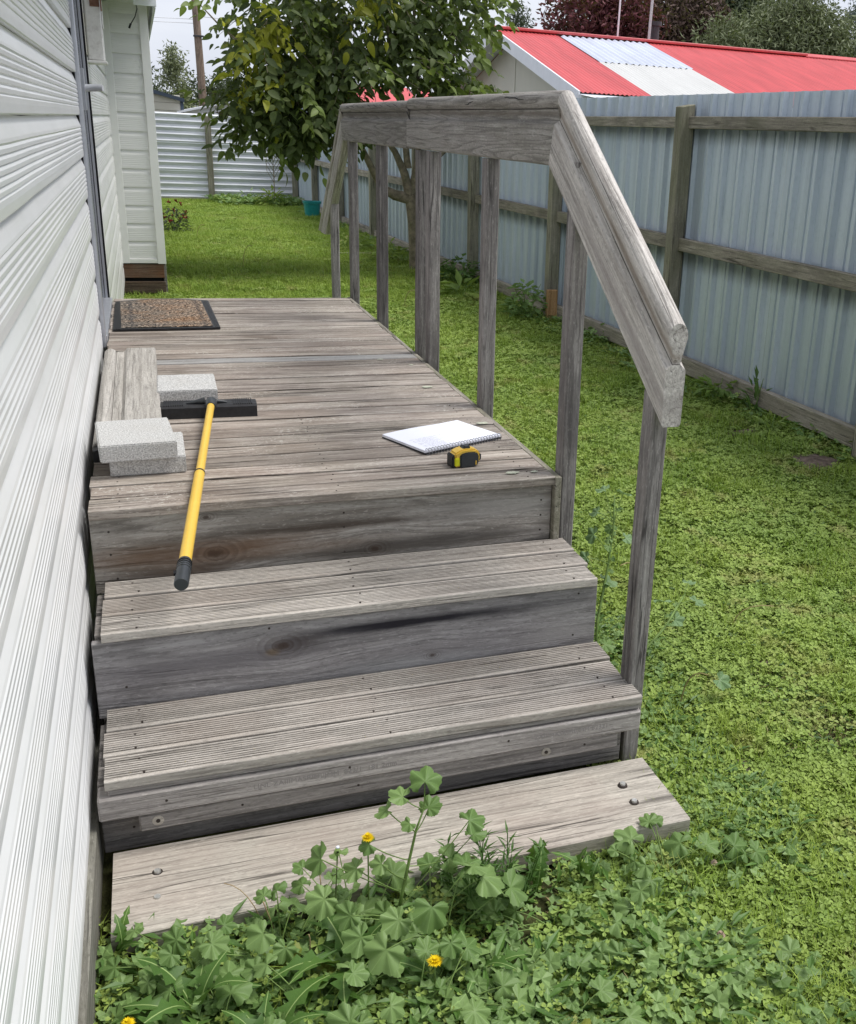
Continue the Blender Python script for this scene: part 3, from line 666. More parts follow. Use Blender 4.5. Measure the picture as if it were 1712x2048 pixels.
def paver(label, loc, rz, tilt=(0, 0), size=(.19, .24, .047)):
    t = thing('paver', label, 'paver', loc, (tilt[0], tilt[1], rz), 'grey concrete pavers on the deck')
    bm = bmesh.new(); bmesh.ops.create_cube(bm, size=1); bmesh.ops.scale(bm, vec=size, verts=bm.verts)
    bmesh.ops.bevel(bm, geom=bm.edges[:], offset=.003, segments=2, affect='EDGES')
    bmesh.ops.subdivide_edges(bm, edges=[e for e in bm.edges if e.calc_length() > .1], cuts=14, use_grid_fill=True)
    bm.normal_update()
    for v in bm.verts:
        if max(abs(v.co.x)/size[0], abs(v.co.y)/size[1]) > .47: v.co += v.normal*.0011*(noise.noise(v.co*90+Vector(loc)*9)-.3)
    me = bpy.data.meshes.new('paver'); bm.to_mesh(me); bm.free(); me.materials.append(M['concrete'])
    mesh_obj('block', me, t, (0, 0, size[2]/2)); return t
paver('light grey concrete paver lying alone beside the broom head', (.0915, 3.642, .001), -.015)
paver('lower concrete paver of the pair by the wall', (-.04, 2.905, .001), .0)
paver('upper concrete paver resting on another and on the board', (-.068, 2.882, .049), .07, (.012, .0))

# handrail offcut lying flat against the wall
of = thing('timber_offcut', 'grey moulded timber offcut lying flat by the house wall', 'board', (-.092, 3.62, .001))
pr = rail_prof(); prf = [(-.092-z*.97, x*.9+.021) for x, z in pr]
vs, fs = extr(prf, 12, 1.30, 'Y', .0006, True, 11)
oo = obj('board', vs, fs, M['offcut'], of, (0, -.0, 0)); fixn(oo); md = oo.modifiers.new('s', 'EDGE_SPLIT'); md.split_angle = R(20)
for p in oo.data.polygons: p.use_smooth = len(p.vertices) == 4
for i in range(26):
    x = rnd.uniform(0.0, .088); y = rnd.uniform(-.33, .6); L_ = rnd.uniform(.02, .07)
    tube('crack', [(x+.003*noise.noise(Vector((k*.9, i, 0)))+.0012*(k-3), y+L_*k/6, .0408) for k in range(7)], [.0002+.0009*math.sin(math.pi*(k+.4)/6.8) for k in range(7)], M['black'], of, 4)
# dark scrap under the upper paver
sc_ = thing('rubber_scrap', 'black rubber scrap wedged between the wall and the pavers', 'scrap', (-.172, 2.985, .001))
vs, fs = extr([(-.012, 0), (.014, 0), (.016, .02), (.004, .034), (-.010, .03)], 5, .12, 'Y', .006, True, 2); fixn(obj('scrap', vs, fs, M['rubber'], sc_))

# rubber broom
br = thing('broom', 'yellow handled broom with a black rubber head lying across the deck', 'broom', (.14, 3.36, 0))
def bp_(x, y, z): return (x-.14, y-3.36, z)
H0 = Vector(bp_(.1545, 3.335, .052)); HE = Vector(bp_(.0125, 2.035, .004)); dirv = (HE-H0).normalized()
Ltot = (HE-H0).length
def along(t): return H0+dirv*t
tube('handle', [along(.03), along(.66)], [.0112, .0112], M['yellow'], br, 20)
tube('handle_lower', [along(.655), along(Ltot-.105)], [.0132, .0132], M['yellow'], br, 20)
tube('handle_ring', [along(.652), along(.660)], .0140, M['cable'], br, 20)
tube('grip', [along(Ltot-.11), along(Ltot-.085), along(Ltot-.084), along(Ltot-.004), along(Ltot)], [.0140, .0140, .0152, .0148, .0135], M['plastic'], br, 20)
for i in range(4): tube('grip_ring', [along(Ltot-.10+i*.011), along(Ltot-.0975+i*.011)], .0156, M['cable'], br, 20)
slot = box('grip_slot', -.003, .003, -.008, .008, -.003, .003, M['black'], br, 0); slot.location = along(Ltot-.045)+Vector((-.0145, 0, .006))
sock = tube('socket', [along(-.012), along(.0), along(.045), along(.05)], [.012, .0175, .0155, .0135], M['plastic'], br, 18)
vs, fs = extr([(-.045, .0), (.043, .0), (.046, .004), (.044, .030), (.036, .037), (-.028, .040), (-.044, .034)], 3, .292, 'X', 0, True); hd = fixn(obj('head', vs, fs, M['rubber'], br, (.008, .012, .002), (.0, 0, -.035)))
vs, fs = extr([(.030, .018), (.066, .014), (.067, .032), (.034, .038)], 22, .26, 'X', .0012, True); fixn(obj('squeegee_blade', vs, fs, M['rubber'], br, (.0, .012, .002), (.0, 0, -.035)))
for sgn in (-1, 1):
    for i in range(9):
        x = .008+sgn*(.078+i*.0068); o = box('rib', x-.0014, x+.0014, -.032, .030, .033, .0425, M['rubber'], br, 0); o.location = Vector(o.location)+Vector((-.002, .012-x*.035, .002)); o.rotation_euler = (.02, 0, -.035)
    vs = []; fs = []
    tube('brace', [(sgn*.004, .0, .05), (sgn*.03, .004, .047), (sgn*.062, .006, .0425)], [.013, .0075, .003], M['plastic'], br, 8)

# notebook
nb = thing('notebook', 'open white spiral notebook with handwriting near the deck edge', 'notebook', (.8095, 2.962, .0005), (0, 0, R(23.6)))
hw, hh = .1495, .108
box('back_cover', -hw, hw, -hh, hh, .001, .004, M['card'], nb, .0008)
box('page_block', -hw+.001, hw-.001, -hh+.004, hh-.001, .0045, .0115, M['paper'], nb, .0006)
pg = []; nn_ = 10
vs = [(-hw+.001+(2*hw-.002)*i/nn_, -hh+.004+(2*hh-.005)*j/nn_, .0122+.0022*math.sin(i*.5)*(j/nn_)**2) for j in range(nn_+1) for i in range(nn_+1)]
obj('top_page', vs, [(j*(nn_+1)+i, j*(nn_+1)+i+1, (j+1)*(nn_+1)+i+1, (j+1)*(nn_+1)+i) for j in range(nn_) for i in range(nn_)], M['paper'], nb, smooth=True)
sp = Bag()
for i in range(26):
    x = -hw+.008+i*(2*hw-.016)/25
    sp.add(tube(None, [(x, -hh+.004-.010*math.sin(t)*1.0-.003, .0080+.0095*math.cos(t)) for t in [R(-50+310*k/9) for k in range(10)]], .0014, None, None, 5))
fixn(sp.obj('spiral', M['wire'], nb, smooth=True))
ink = Bag(); r2_ = random.Random(3)
for ln in range(11):
    v0 = -.102+ln*.0085+.018   # writing runs along the spine side, left part of the page
    x = -.125+.02*(ln % 3 == 0); xe = x+r2_.uniform(.05, .12)
    while x < xe:
        wl = r2_.uniform(.008, .02)
        pts = [(x+wl*k/9, v0+.0016*math.sin(k*2.1+ln)+.0008*r2_.random(), .0136) for k in range(10)]
        for a, b in zip(pts, pts[1:]):
            ink.add(([(a[0], a[1]-.0005, a[2]), (b[0], b[1]-.0005, b[2]), (b[0], b[1]+.0005, b[2]), (a[0], a[1]+.0005, a[2])], [(0, 1, 2, 3)]))
        x += wl+.004
ink.obj('handwriting', M['ink'], nb)

# tape measure
tm = thing('tape_measure', 'black and yellow tape measure standing beside the notebook', 'tape measure', (.800, 2.688, .0005), (0, 0, R(8))); tm.scale = (1.25, 1.2, .98)
def prism(name, pts, y0, y1, mat, bv=.003):
    n_ = len(pts); vs = [(x, y0, z) for x, z in pts]+[(x, y1, z) for x, z in pts]
    o = obj(name, vs, [tuple(range(n_)), tuple(range(n_, 2*n_))]+[(i, (i+1) % n_, n_+(i+1) % n_, n_+i) for i in range(n_)], mat, tm); fixn(o)
    bm = bmesh.new(); bm.from_mesh(o.data); bmesh.ops.bevel(bm, geom=bm.edges[:], offset=bv, segments=2, affect='EDGES'); bm.to_mesh(o.data); bm.free(); return o
body = [(-.030, .001), (.022, .001), (.033, .010), (.036, .025), (.033, .040), (.024, .050), (.006, .054), (-.012, .053), (-.030, .043)]
prism('case', body, -.017, .017, M['yellow'], .004)
grip = [(-.016, -.0005), (.020, -.0005), (.028, .008), (.028, .034), (.022, .043), (.0, .045), (-.017, .040), (-.019, .02)]
prism('grip_pad', grip, -.0225, -.012, M['plastic'], .003); prism('back_pad', grip, .012, .021, M['plastic'], .003)
prism('lock_button', [(-.009, .050), (.012, .050), (.009, .062), (.002, .058), (-.004, .062)], -.010, .010, M['plastic'], .0015)
prism('base', [(-.036, .0), (-.028, .0), (-.028, .012), (-.030, .040), (-.036, .036)], -.0165, .0165, M['rubber'], .002)
prism('nose', [(-.0305, .006), (-.018, .006), (-.018, .030), (-.0305, .030)], -.0205, -.012, M['lime'], .002)
prism('logo_tab', [(.019, .006), (.0215, .006), (.0215, .019), (.019, .019)], -.0235, -.0215, M['yellow'], .0005)
prism('side_strip', [(.030, .012), (.0375, .016), (.0375, .034), (.030, .038)], -.014, .014, M['plastic'], .002)

# ------------------------------------------------------------------ steel fence on the right
FA = R(-1.914)
fence = thing('steel_fence', 'blue grey ribbed steel fence on timber rails along the right side', 'fence', (3.365, 6.2, GZ), (0, 0, -FA))
def fy(y): return y-6.2
shp = []
y = 0; pitch = .19
while y < .76:
    for (a, b) in ((0, 0), (.050, .0), (.060, .028), (.088, .028), (.098, 0), (.128, 0), (.132, .008), (.142, .008), (.146, 0)): shp.append((b, y+a))
    y += pitch
shp.append((0, y))
sheet_mes = []
def sheet_mesh(seed, h):
    r_ = random.Random(seed); vs = [(-a, b, 0) for a, b in shp]+[(-a*1.0, b, h) for a, b in shp]
    k = len(shp); fs = [(i, i+1, k+i+1, k+i) for i in range(k-1)]
    me = bpy.data.meshes.new('metal_sheet'); me.from_pydata(vs, [], fs); me.materials.append(M['sheet']); return me
sheets = [sheet_mesh(i, 1.775) for i in range(3)]
yy = 2.2
i = 0
while yy < 21.3:
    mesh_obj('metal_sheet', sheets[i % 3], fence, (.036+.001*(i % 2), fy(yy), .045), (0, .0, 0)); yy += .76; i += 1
posts_y = [2.0, 4.13, 6.28, 8.36, 10.5, 12.65, 14.9, 17.1, 19.3, 21.4]
for j, y in enumerate(posts_y):
    h = 1.745+.01*math.sin(j*5)
    vs, fs = box_data(-.055, .04, -.045, .045, -h/2-.1, h/2)
    vs = [(a, b, c+(.018*(a+.055)/.095 if c > 0 else 0)) for a, b, c in vs]
    fixn(obj('fence_post', vs, fs, M['fence_wood'], fence, (-.045, fy(y), h/2), (R(rnd.uniform(-.5, .5)), R(rnd.uniform(-.6, .3)), 0), bevel=.004))
for a, b in zip(posts_y, posts_y[1:]):
    for zt, hgt in ((1.682, .072), (.925, .085), (.150, .10)):
        o = box('fence_rail', -.052, -.002, fy(a)+.048, fy(b)-.048, zt-hgt, zt+rnd.uniform(-.004, .004), M['fence_rail'], fence, .003, (R(rnd.uniform(-.12, .12)), 0, 0))

bf = thing('back_fence', 'pale corrugated steel fence at the far end of the lawn', 'fence', (1.3, 21.65, GZ))
prf = []
nW = 13
for k in range(3):
    z0 = .06+k*.505
    vsb = []; fsb = []; nz2 = 52
    for i in range(nz2+1):
        z = z0+.53*i/nz2; yb_ = -.022*math.sin(2*math.pi*i/nz2*4.5)-.006*k
        vsb += [(-4.5, yb_, z), (1.62, yb_, z)]
    fsb = [(2*i, 2*i+1, 2*i+3, 2*i+2) for i in range(nz2)]
    obj('metal_sheet', vsb, fsb, M['white_sheet'], bf, smooth=True)
for x in (-3.2, -1.1, -.045, 1.64):
    box('fence_post', x-.055, x+.055, -.13, -.04, -.1, 1.565, M['fence_wood'], bf, .006)
box('fence_rail', -4.5, 1.6, .03, .08, 1.0, 1.08, M['fence_wood'], bf); box('kick_board', -4.5, 1.6, -.035, -.005, .0, .06, M['fence_rail'], bf)

st = thing('timber_stake', 'short orange timber stake standing by the fence post', 'stake', (3.20, 8.22, GZ))
box('stake', -.045, .045, -.02, .025, -.05, .285, M['fresh'], st, .003)
bk = thing('teal_bucket', 'teal plastic tub standing on the lawn by the fence', 'bucket', (2.66, 18.2, GZ))
prt = []
for i, (h, r) in enumerate(((0, .105), (.26, .135), (.262, .15), (.295, .152), (.295, .138), (.05, .1))):
    prt.append((h, r))
vs = []; fs = []; sg = 8
def sq(r, t): c, s_2 = math.cos(t), math.sin(t); q = (abs(c)**4+abs(s_2)**4)**-.25; return r*c*q, r*s_2*q
for h, r in prt: vs += [(*sq(r, 2*math.pi*k/24+.2), h) for k in range(24)]
for i in range(len(prt)-1): fs += [(i*24+k, i*24+(k+1) % 24, (i+1)*24+(k+1) % 24, (i+1)*24+k) for k in range(24)]
fs += [tuple(range(24)), tuple(range(120, 144))]
fixn(obj('tub', vs, fs, M['teal'], bk))
wood_edge = thing('garden_edging', 'low timber edging board on the lawn by the fence', 'edging', (2.42, 12.9, GZ))
box('board', -.25, .45, -.02, .05, -.02, .05, M['fence_rail'], wood_edge)

# ------------------------------------------------------------------ neighbours
nh = thing('neighbour_house', 'house with a red corrugated roof and a pale skylight strip', 'house', (6.2, 19.5, GZ))
TP = math.tan(R(15)); RZ = 3.32; 
def corr(x0, x1, y0, y1, mat, name, lift=0.0, side=-1, wav=.076, amp=.009):
    """roof sheet on the near slope, corrugations running down it; y measured from ridge"""
    n_ = int((x1-x0)/wav*6); vs = []
    for i in range(n_+1):
        x = x0+(x1-x0)*i/n_; d = amp*math.sin(2*math.pi*x/wav)+lift
        for yv in (y0, y1): vs.append((x, side*yv, RZ-yv*TP+d))
    fs = [(2*i, 2*i+2, 2*i+3, 2*i+1) for i in range(n_)]
    return fixn(obj(name, vs, fs, mat, nh, smooth=True))
corr(.0, 1.22, 0, 4.32, M['red'], 'roof_sheet'); corr(1.22, 3.02, .12, 2.15, M['blue_roof'], 'skylight_sheet', .004, -1, .13, .016); corr(1.22, 3.02, 2.1, 4.6, M['pale_roof'], 'skylight_sheet', 0)
corr(3.02, 14, 0, 4.32, M['red'], 'roof_sheet')
vs = [(0, 0, RZ), (14, 0, RZ), (14, 4.3, RZ-4.3*TP), (0, 4.3, RZ-4.3*TP)]; obj('roof_sheet', vs, [(0, 1, 2, 3)], M['red'], nh)
box('ridge_cap', -.05, 6.7, -.14, .10, RZ-.005, RZ+.045, M['red'], nh, .01); 
vs, fs = extr([(-.16, -.03), (0, .035), (.16, -.03), (.16, -.05), (0, .01), (-.16, -.05)], 2, 7.5, 'X'); fixn(obj('ridge_cap', vs, fs, M['red'], nh, (10.4, 0, RZ+.02)))
# gable wall, barge boards, fascia
gw = [(.45, -4.05, 0), (.45, 4.05, 0), (.45, 4.05, RZ-4.05*TP-.08), (.45, 0, RZ-.08), (.45, -4.05, RZ-4.05*TP-.08)]
obj('gable_wall', gw, [(0, 1, 2, 3, 4)], M['cream'], nh)
obj('wall', [(.45, -4.05, 0), (14, -4.05, 0), (14, -4.05, RZ-4.05*TP-.1), (.45, -4.05, RZ-4.05*TP-.1)], [(0, 1, 2, 3)], M['cream'], nh)
for sgn in (-1, 1):
    vb = []
    for (yy_, hh_) in ((0, 0), (4.34, 0)):
        for (x, dz) in ((-.03, .02), (.0, .02), (.0, -.19), (-.03, -.19)): vb.append((x, sgn*yy_, RZ-yy_*TP+dz))
    fixn(obj('barge_board', vb, [(0, 1, 2, 3), (4, 5, 6, 7)]+[(i, (i+1) % 4, 4+(i+1) % 4, 4+i) for i in range(4)], M['white_board'], nh))
    so_ = [(0, 0, RZ-.05), (.46, 0, RZ-.05), (.46, sgn*4.3, RZ-4.3*TP-.05), (0, sgn*4.3, RZ-4.3*TP-.05)]
    obj('soffit', so_, [(0, 1, 2, 3)], M['white_board'], nh)
box('cover_strip', .435, .449, -.03, .03, .3, RZ-.1, M['cream'], nh, 0)
box('fascia', .0, 14, -4.36, -4.32, RZ-4.34*TP-.18, RZ-4.34*TP-.02, M['white_board'], nh, 0)
vs = [(-.05, -4.3, RZ-4.3*TP-.03), (1.3, -4.3, RZ-4.3*TP-.03), (1.3, -5.0, RZ-4.3*TP-.16), (.5, -5.0, RZ-4.3*TP-.16)]; obj('flashing', vs, [(0, 1, 2, 3)], M['white_board'], nh)
box('wing_roof', 7.0, 9.2, 2.5, 5.5, RZ-.1, RZ+.06, M['red'], nh, .02)
tube('flue', [(3.55, .6, RZ-.3), (3.55, .6, RZ+.42)], .09, M['flue'], nh, 12); tube('flue_cowl', [(3.55, .6, RZ+.36), (3.55, .6, RZ+.44)], .13, M['flue'], nh, 12)
tube('mast', [(3.38, .5, RZ-.2), (3.46, .5, RZ+3.2)], .028, M['metal_pole'], nh, 8)
tube('mast', [(2.70, .5, RZ-.2), (2.76, .5, RZ+2.8)], .018, M['white_board'], nh, 8)
sr = thing('red_roof_shed', 'small red roofed building seen through the tree', 'shed', (5.35, 24.0, GZ))
vs = [(-1.0, -1.5, 1.85), (.45, -1.5, 1.85), (.45, .6, 2.4), (-1.0, .6, 2.4), (-1.0, 2.6, 1.85), (.45, 2.6, 1.85)]
obj('roof', vs, [(0, 1, 2, 3), (3, 2, 5, 4)], M['red'], sr); box('wall', -.9, .4, -1.3, 2.4, 0, 1.88, M['cream'], sr, 0)
obj('barge_board', [(.46, -1.55, 1.72), (.46, .6, 2.30), (.46, .6, 2.44), (.46, -1.55, 1.9), (.52, -1.55, 1.72), (.52, .6, 2.30), (.52, .6, 2.44), (.52, -1.55, 1.9)], [(0, 1, 2, 3), (4, 5, 6, 7), (0, 1, 5, 4), (3, 2, 6, 7), (0, 3, 7, 4)], M['white_board'], sr)
obj('roof_extension', [(.54, -1.3, 1.9), (.95, -1.3, 1.9), (.95, .6, 2.4), (.54, .6, 2.4)], [(0, 1, 2, 3)], M['red'], sr)
cs = thing('cream_shed', 'cream weatherboard shed with a dark blue gable roof behind the back fence', 'shed', (.6, 30, GZ))
for k in range(9): box('weatherboard', -2.0, .50, -.02-.004*(k % 2), .0, .35+k*.19, .35+(k+1)*.19-.014, M['cream'], cs, .004)
box('wall', -2.0, .50, .002, 4, 0, 2.06, M['cream'], cs, 0)
vs, fs = box_data(-2.2, .60, -.15, 4.2, 0, .09); vs = [(x, y, z+2.05-(x+.05)*.24) for x, y, z in vs]; obj('roof', vs, fs, M['slate'], cs)
box('corner_post', .50, .58, -.05, .03, 0, 1.92, M['slate'], cs)
ws = thing('white_shed', 'low white shed with a pale gable roof beside the utility pole', 'shed', (2.1, 30, GZ))
obj('gable_wall', [(-.95, 0, 0), (1.6, 0, 0), (1.6, 0, 2.2), (.75, 0, 2.12), (-.95, 0, 1.66)], [(0, 1, 2, 3, 4)], M['white_board'], ws)
vs, fs = box_data(-1.1, .9, -.2, 3, 0, .05); vs = [(x, y, z+1.64+(x+1.0)*.24) for x, y, z in vs]; obj('roof', vs, fs, M['white_board'], ws)
vs, fs = box_data(.9, 3.2, -.2, 3, 0, .05); vs = [(x, y, z+2.13-(x-.9)*.24) for x, y, z in vs]; obj('roof', vs, fs, M['white_board'], ws)
up = thing('utility_pole', 'brown wooden utility pole standing beyond the back fence', 'pole', (2.13, 38, GZ))
tube('pole', [(.02, 0, 0), (-.08, 0, 5.2)], [.14, .115], M['pole'], up, 10)
box('pole_clamp', -.2, .12, -.16, .0, 4.0, 4.05, M['flue'], up)
wr = thing('power_lines', 'thin power lines crossing the grey sky by the utility pole', 'power line', (2.1, 38, 4.4))
for dz, y1 in ((-.50, -6.0), (-.62, -6.0), (-.4, 9)):
    tube('wire', [(-.05+(-14 if y1 < 0 else 14)*t, .0, dz+.0-.5*t*(1-t)) for t in [k/10 for k in range(11)]], .006, M['metal_pole'], wr, 4)

# ------------------------------------------------------------------ foliage helpers
def quad_leaf(c, d, up_, L, Wd, fold=.25):
    """kite leaf of 4 triangles: base, two sides, mid, tip"""
    d = d.normalized(); s_ = d.cross(up_)
    if s_.length < 1e-3: s_ = Vector((1, 0, 0))
    s_.normalize(); n_ = s_.cross(d)
    m_ = c+d*L*.5+n_*(-Wd*fold)
    return [c, c+d*L*.45+s_*Wd*.5+n_*Wd*.06, c+d*L+n_*(-L*.15), c+d*L*.45-s_*Wd*.5+n_*Wd*.06, m_], [(0, 1, 4), (1, 2, 4), (2, 3, 4), (3, 0, 4)]
def rv(r_): 
    while True:
        v = Vector((r_.uniform(-1, 1), r_.uniform(-1, 1), r_.uniform(-1, 1)))
        if .05 < v.length < 1: return v
def cloud_tree(name, label, loc, blobs, mat, n, size, seed, trunk=.12, asp=.5, group='trees beyond the fences', cone=False):
    t = thing(name, label, 'tree', loc, group=group); r_ = random.Random(seed); bag = Bag()
    wts = [b[3]*b[4]*b[5] for b in blobs]
    cl = []
    for _ in range(max(30, n//22)):
        b = r_.choices(blobs, wts)[0]; v = rv(r_); v = v*(v.length**-.45)
        if v.length > 1.05: v.normalize()
        z = v.z
        kx = (1-(z+1)/2)*.95+.06 if cone else 1
        cl.append((Vector((b[0]+v.x*b[3]*kx, b[1]+v.y*b[4]*kx, b[2]+v.z*b[5])), r_.uniform(.5, 1.4)))
    for _ in range(n):
        c, s_ = r_.choice(cl); p = c+rv(r_)*size*2.6*s_
        d = rv(r_); d.z -= .25
        bag.add(quad_leaf(p, d, rv(r_), size*r_.uniform(.6, 1.4), size*asp*r_.uniform(.7, 1.3)))
    o = bag.obj('crown', mat, t); o['kind'] = 'stuff'
    zb = min(b[2]-b[5] for b in blobs); cx_ = sum(b[0] for b in blobs)/len(blobs)
    tube('trunk', [(cx_, 0, -.2), (cx_, 0, zb+.5*(max(b[2] for b in blobs)-zb)+.3)], [trunk, trunk*.5], M['bark'], t, 8)
    return t
Yt = 40
cloud_tree('copper_beech', 'deep purple leaved tree behind the red roof', (17.8, 41, GZ), [(-1.0, 0, 5.9, 1.3, 1.5, 1.2), (.5, 0, 6.3, 1.2, 1.5, 1.6), (-.3, 0, 4.6, 1.5, 1.6, 1.3), (1.1, .4, 5.2, 1.1, 1.4, 1.6)], M['purple'], 13000, .24, 1)
cloud_tree('maroon_tree', 'dull maroon tree between the purple and the olive tree', (21.6, 42, GZ), [(-1.2, 0, 5.6, 1.2, 1.5, 1.4), (.2, 0, 6.4, 1.4, 1.5, 1.4), (1.2, 0, 5.4, 1.3, 1.5, 1.3)], M['maroon'], 11000, .24, 2)
cloud_tree('dark_pine', 'dark conifer rising behind the olive tree', (24.0, 44, GZ), [(0, 0, 6.6, 2.0, 1.6, 1.9), (1.6, 0, 7.2, 1.2, 1.2, 1.8)], M['pine'], 11000, .3, 3, asp=.4)
cloud_tree('olive_tree', 'feathery olive green tree beyond the right end of the red roof', (24.6, 39, GZ), [(-2.0, 0, 5.0, 1.6, 1.3, 1.1), (0, 0, 5.4, 1.7, 1.5, 1.5), (1.7, 0, 5.6, 1.3, 1.5, 1.3), (.6, 0, 6.6, 1.0, 1, .9), (2.3, 0, 4.8, .9, 1, 1.0)], M['olive'], 24000, .26, 4, asp=.28)
cloud_tree('grey_tree', 'grey green tree at the far right edge behind the roof', (29.4, 40, GZ), [(0, 0, 6.4, 1.3, 1.2, 1.2), (.5, 0, 5.0, 1.5, 1.3, 1.3), (.9, 0, 7.3, .9, 1, .9)], M['greyleaf'], 6500, .2, 5, asp=.4)
cloud_tree('cypress', 'small grey conifer standing alone behind the red roof ridge', (13.7, 40, GZ), [(0, 0, 5.0, .75, .6, 1.05)], M['pine'], 1800, .17, 6, asp=.3, cone=True)
cloud_tree('conifer', 'pointed green conifer between the house and the utility pole', (1.3, 40, GZ), [(0, 0, 2.1, .95, .9, 1.65), (.1, 0, 1.5, 1.0, .9, .8)], M['olive'], 5200, .15, 7, asp=.35, cone=True)
cloud_tree('dark_shrub_tree', 'dark shrubby tree just beside the house corner far away', (.45, 42, GZ), [(0, 0, 2.0, .45, .6, .8), (.0, 0, 2.75, .3, .4, .35)], M['pine'], 1500, .14, 8)
cloud_tree('distant_trees', 'dark distant trees low behind the white shed roof', (3.4, 48, GZ), [(-.9, 0, 2.2, 1.0, 1, .8), (.5, 0, 2.5, 1.0, 1, .7), (1.6, 0, 2.2, .9, 1, .7)], M['pine'], 5000, .16, 9)
cloud_tree('orange_shrub', 'orange tipped shrub showing above the steel fence', (9.4, 13.5, GZ), [(0, 0, 1.98, .14, .14, .12)], M['dry'], 160, .07, 10, .02)

# ------------------------------------------------------------------ the leafy tree behind the handrail
tree = thing('leafy_tree', 'leafy green tree with yellowing sprays behind the far handrail', 'tree', (2.82, 11.5, GZ))
TO = Vector((2.82, 11.5, GZ))
def tp(x, y, z): return Vector((x, y, z))-TO
tube('trunk', [tp(2.82, 11.5, -.7), tp(2.79, 11.46, -.35), tp(2.765, 11.42, -.08), tp(2.73, 11.4, .22)], [.075, .064, .060, .066], M['bark'], tree, 12)
limbs = [[(2.73, 11.4, .18), (2.66, 11.4, .45), (2.56, 11.4, .66), (2.40, 11.35, .86), (2.2, 11.3, 1.1)],
         [(2.74, 11.4, .18), (2.55, 11.4, .22), (2.40, 11.35, .29), (2.27, 11.3, .52), (2.12, 11.2, .78), (1.9, 11.1, 1.0)],
         [(2.73, 11.4, .2), (2.80, 11.4, .55), (2.82, 11.4, 1.0), (2.78, 11.3, 1.6), (2.72, 11.3, 2.2)],
         [(2.75, 11.4, .3), (2.93, 11.35, .55), (3.10, 11.3, .72), (3.25, 11.3, .9), (3.35, 11.3, 1.3)],
         [(2.7, 11.4, .5), (2.64, 11.4, 1.0), (2.5, 11.3, 1.6), (2.4, 11.2, 2.2)],
         [(2.2, 11.3, .8), (1.8, 11.2, .95), (1.4, 11.1, 1.15), (1.0, 11.0, 1.35)],
         [(2.2, 11.2, .72), (1.9, 11.1, .70), (1.6, 11.1, .72), (1.25, 11.0, .78)],
         [(1.7, 11.1, 1.0), (1.3, 11, .95), (.95, 11, .92), (.72, 10.9, .96)],
         [(1.5, 11, 1.3), (1.1, 11, 1.5), (.8, 10.9, 1.72), (.62, 10.9, 1.9)],
         [(3.1, 11.3, .85), (3.35, 11.2, .75), (3.52, 11.2, .82), (3.62, 11.2, 1.05), (3.60, 11.2, 1.35)],
         [(2.8, 11.3, 1.2), (3.05, 11.2, 1.5), (3.3, 11.1, 1.95), (3.46, 11.1, 2.4)]]
for i, L_ in enumerate(limbs):
    n_ = len(L_); r0 = (.055, .065, .045, .04, .04, .028, .022, .018, .018, .014, .02)[i]
    tube('branch', [tp(*p) for p in L_], [r0*(1-.75*k/(n_-1)) for k in range(n_)], M['bark'], tree, 8)
# leaf meshes (rounded walnut-like leaflets)
def leaf_mesh(name, mat, curl, seed, L=1.0, Wd=.55):
    n_ = 7; vs = []; fs = []
    r_ = random.Random(seed)
    for i in range(n_+1):
        t = i/n_; w = Wd*.5*math.sin(math.pi*min(1, t**.8))**.75*(1-.12*t) if 0 < i < n_ else .004
        z = -curl*t*t*L; tw = .12*math.sin(t*3+seed)
        vs += [(t*L, -w, z+w*.28-tw*w), (t*L, 0, z-w*.05), (t*L, w, z+w*.28+tw*w)]
    for i in range(n_):
        a = 3*i; fs += [(a, a+3, a+4, a+1), (a+1, a+4, a+5, a+2)]
    me = bpy.data.meshes.new(name); me.from_pydata(vs, [], fs); me.materials.append(mat); me.polygons.foreach_set('use_smooth', [True]*len(fs)); return me
tl_g = [leaf_mesh('leaf_green', M['tree_leaf'], c, i) for i, c in enumerate((.15, .35, .55))]
tl_l = [leaf_mesh('leaf_light', M['tree_light'], c, i+5) for i, c in enumerate((.2, .45))]
tl_y = [leaf_mesh('leaf_yellow', M['tree_yellow'], c, i+9) for i, c in enumerate((.3, .6))]
tr = random.Random(12)
blobs = [((2.02, 11.2, 1.55), (.98, .75, .62), 24), ((1.35, 11.0, 1.22), (.55, .5, .36), 11), ((1.62, 11.0, 1.0), (.42, .4, .20), 6), ((1.3, 10.9, 1.75), (.50, .5, .40), 9), ((2.9, 11.3, 1.85), (.55, .6, .60), 9),
         ((3.15, 11.2, 1.30), (.36, .35, .25), 4), ((2.4, 11.3, 2.3), (.95, .8, .5), 14), ((1.7, 11.2, 2.3), (.7, .7, .45), 9), ((2.25, 11.2, 1.15), (.5, .5, .25), 4), ((3.2, 11.2, 2.2), (.35, .5, .4), 4), ((.98, 10.9, 1.08), (.22, .2, .16), 2), ((1.15, 10.9, .86), (.25, .2, .10), 2), ((1.5, 10.9, .80), (.3, .2, .08), 1)]
sprays = []
for _ in range(1150):
    c, r3, w = tr.choices(blobs, [b[2] for b in blobs])[0]; v = rv(tr); v = v.normalized()*(tr.random()**.45)
    p = Vector((c[0]+v.x*r3[0], c[1]+v.y*r3[1], c[2]+v.z*r3[2]))
    dv_ = Vector((v.x*1.1+tr.uniform(-.5, .5), v.y-.3+tr.uniform(-.5, .5), v.z*.5-.25+tr.uniform(-.5, .4)))
    kind = 'g'
    if p.x > 2.7 or tr.random() < .16: kind = 'l' if tr.random() < .55 else 'g'
    if (Vector((1.18, 10.8, 1.66))-p).length < .24 or (Vector((1.12, 10.8, 1.3))-p).length < .17 or (Vector((2.1, 10.9, 2.05))-p).length < .22: kind = 'y'
    sprays.append((p, dv_.normalized(), kind))
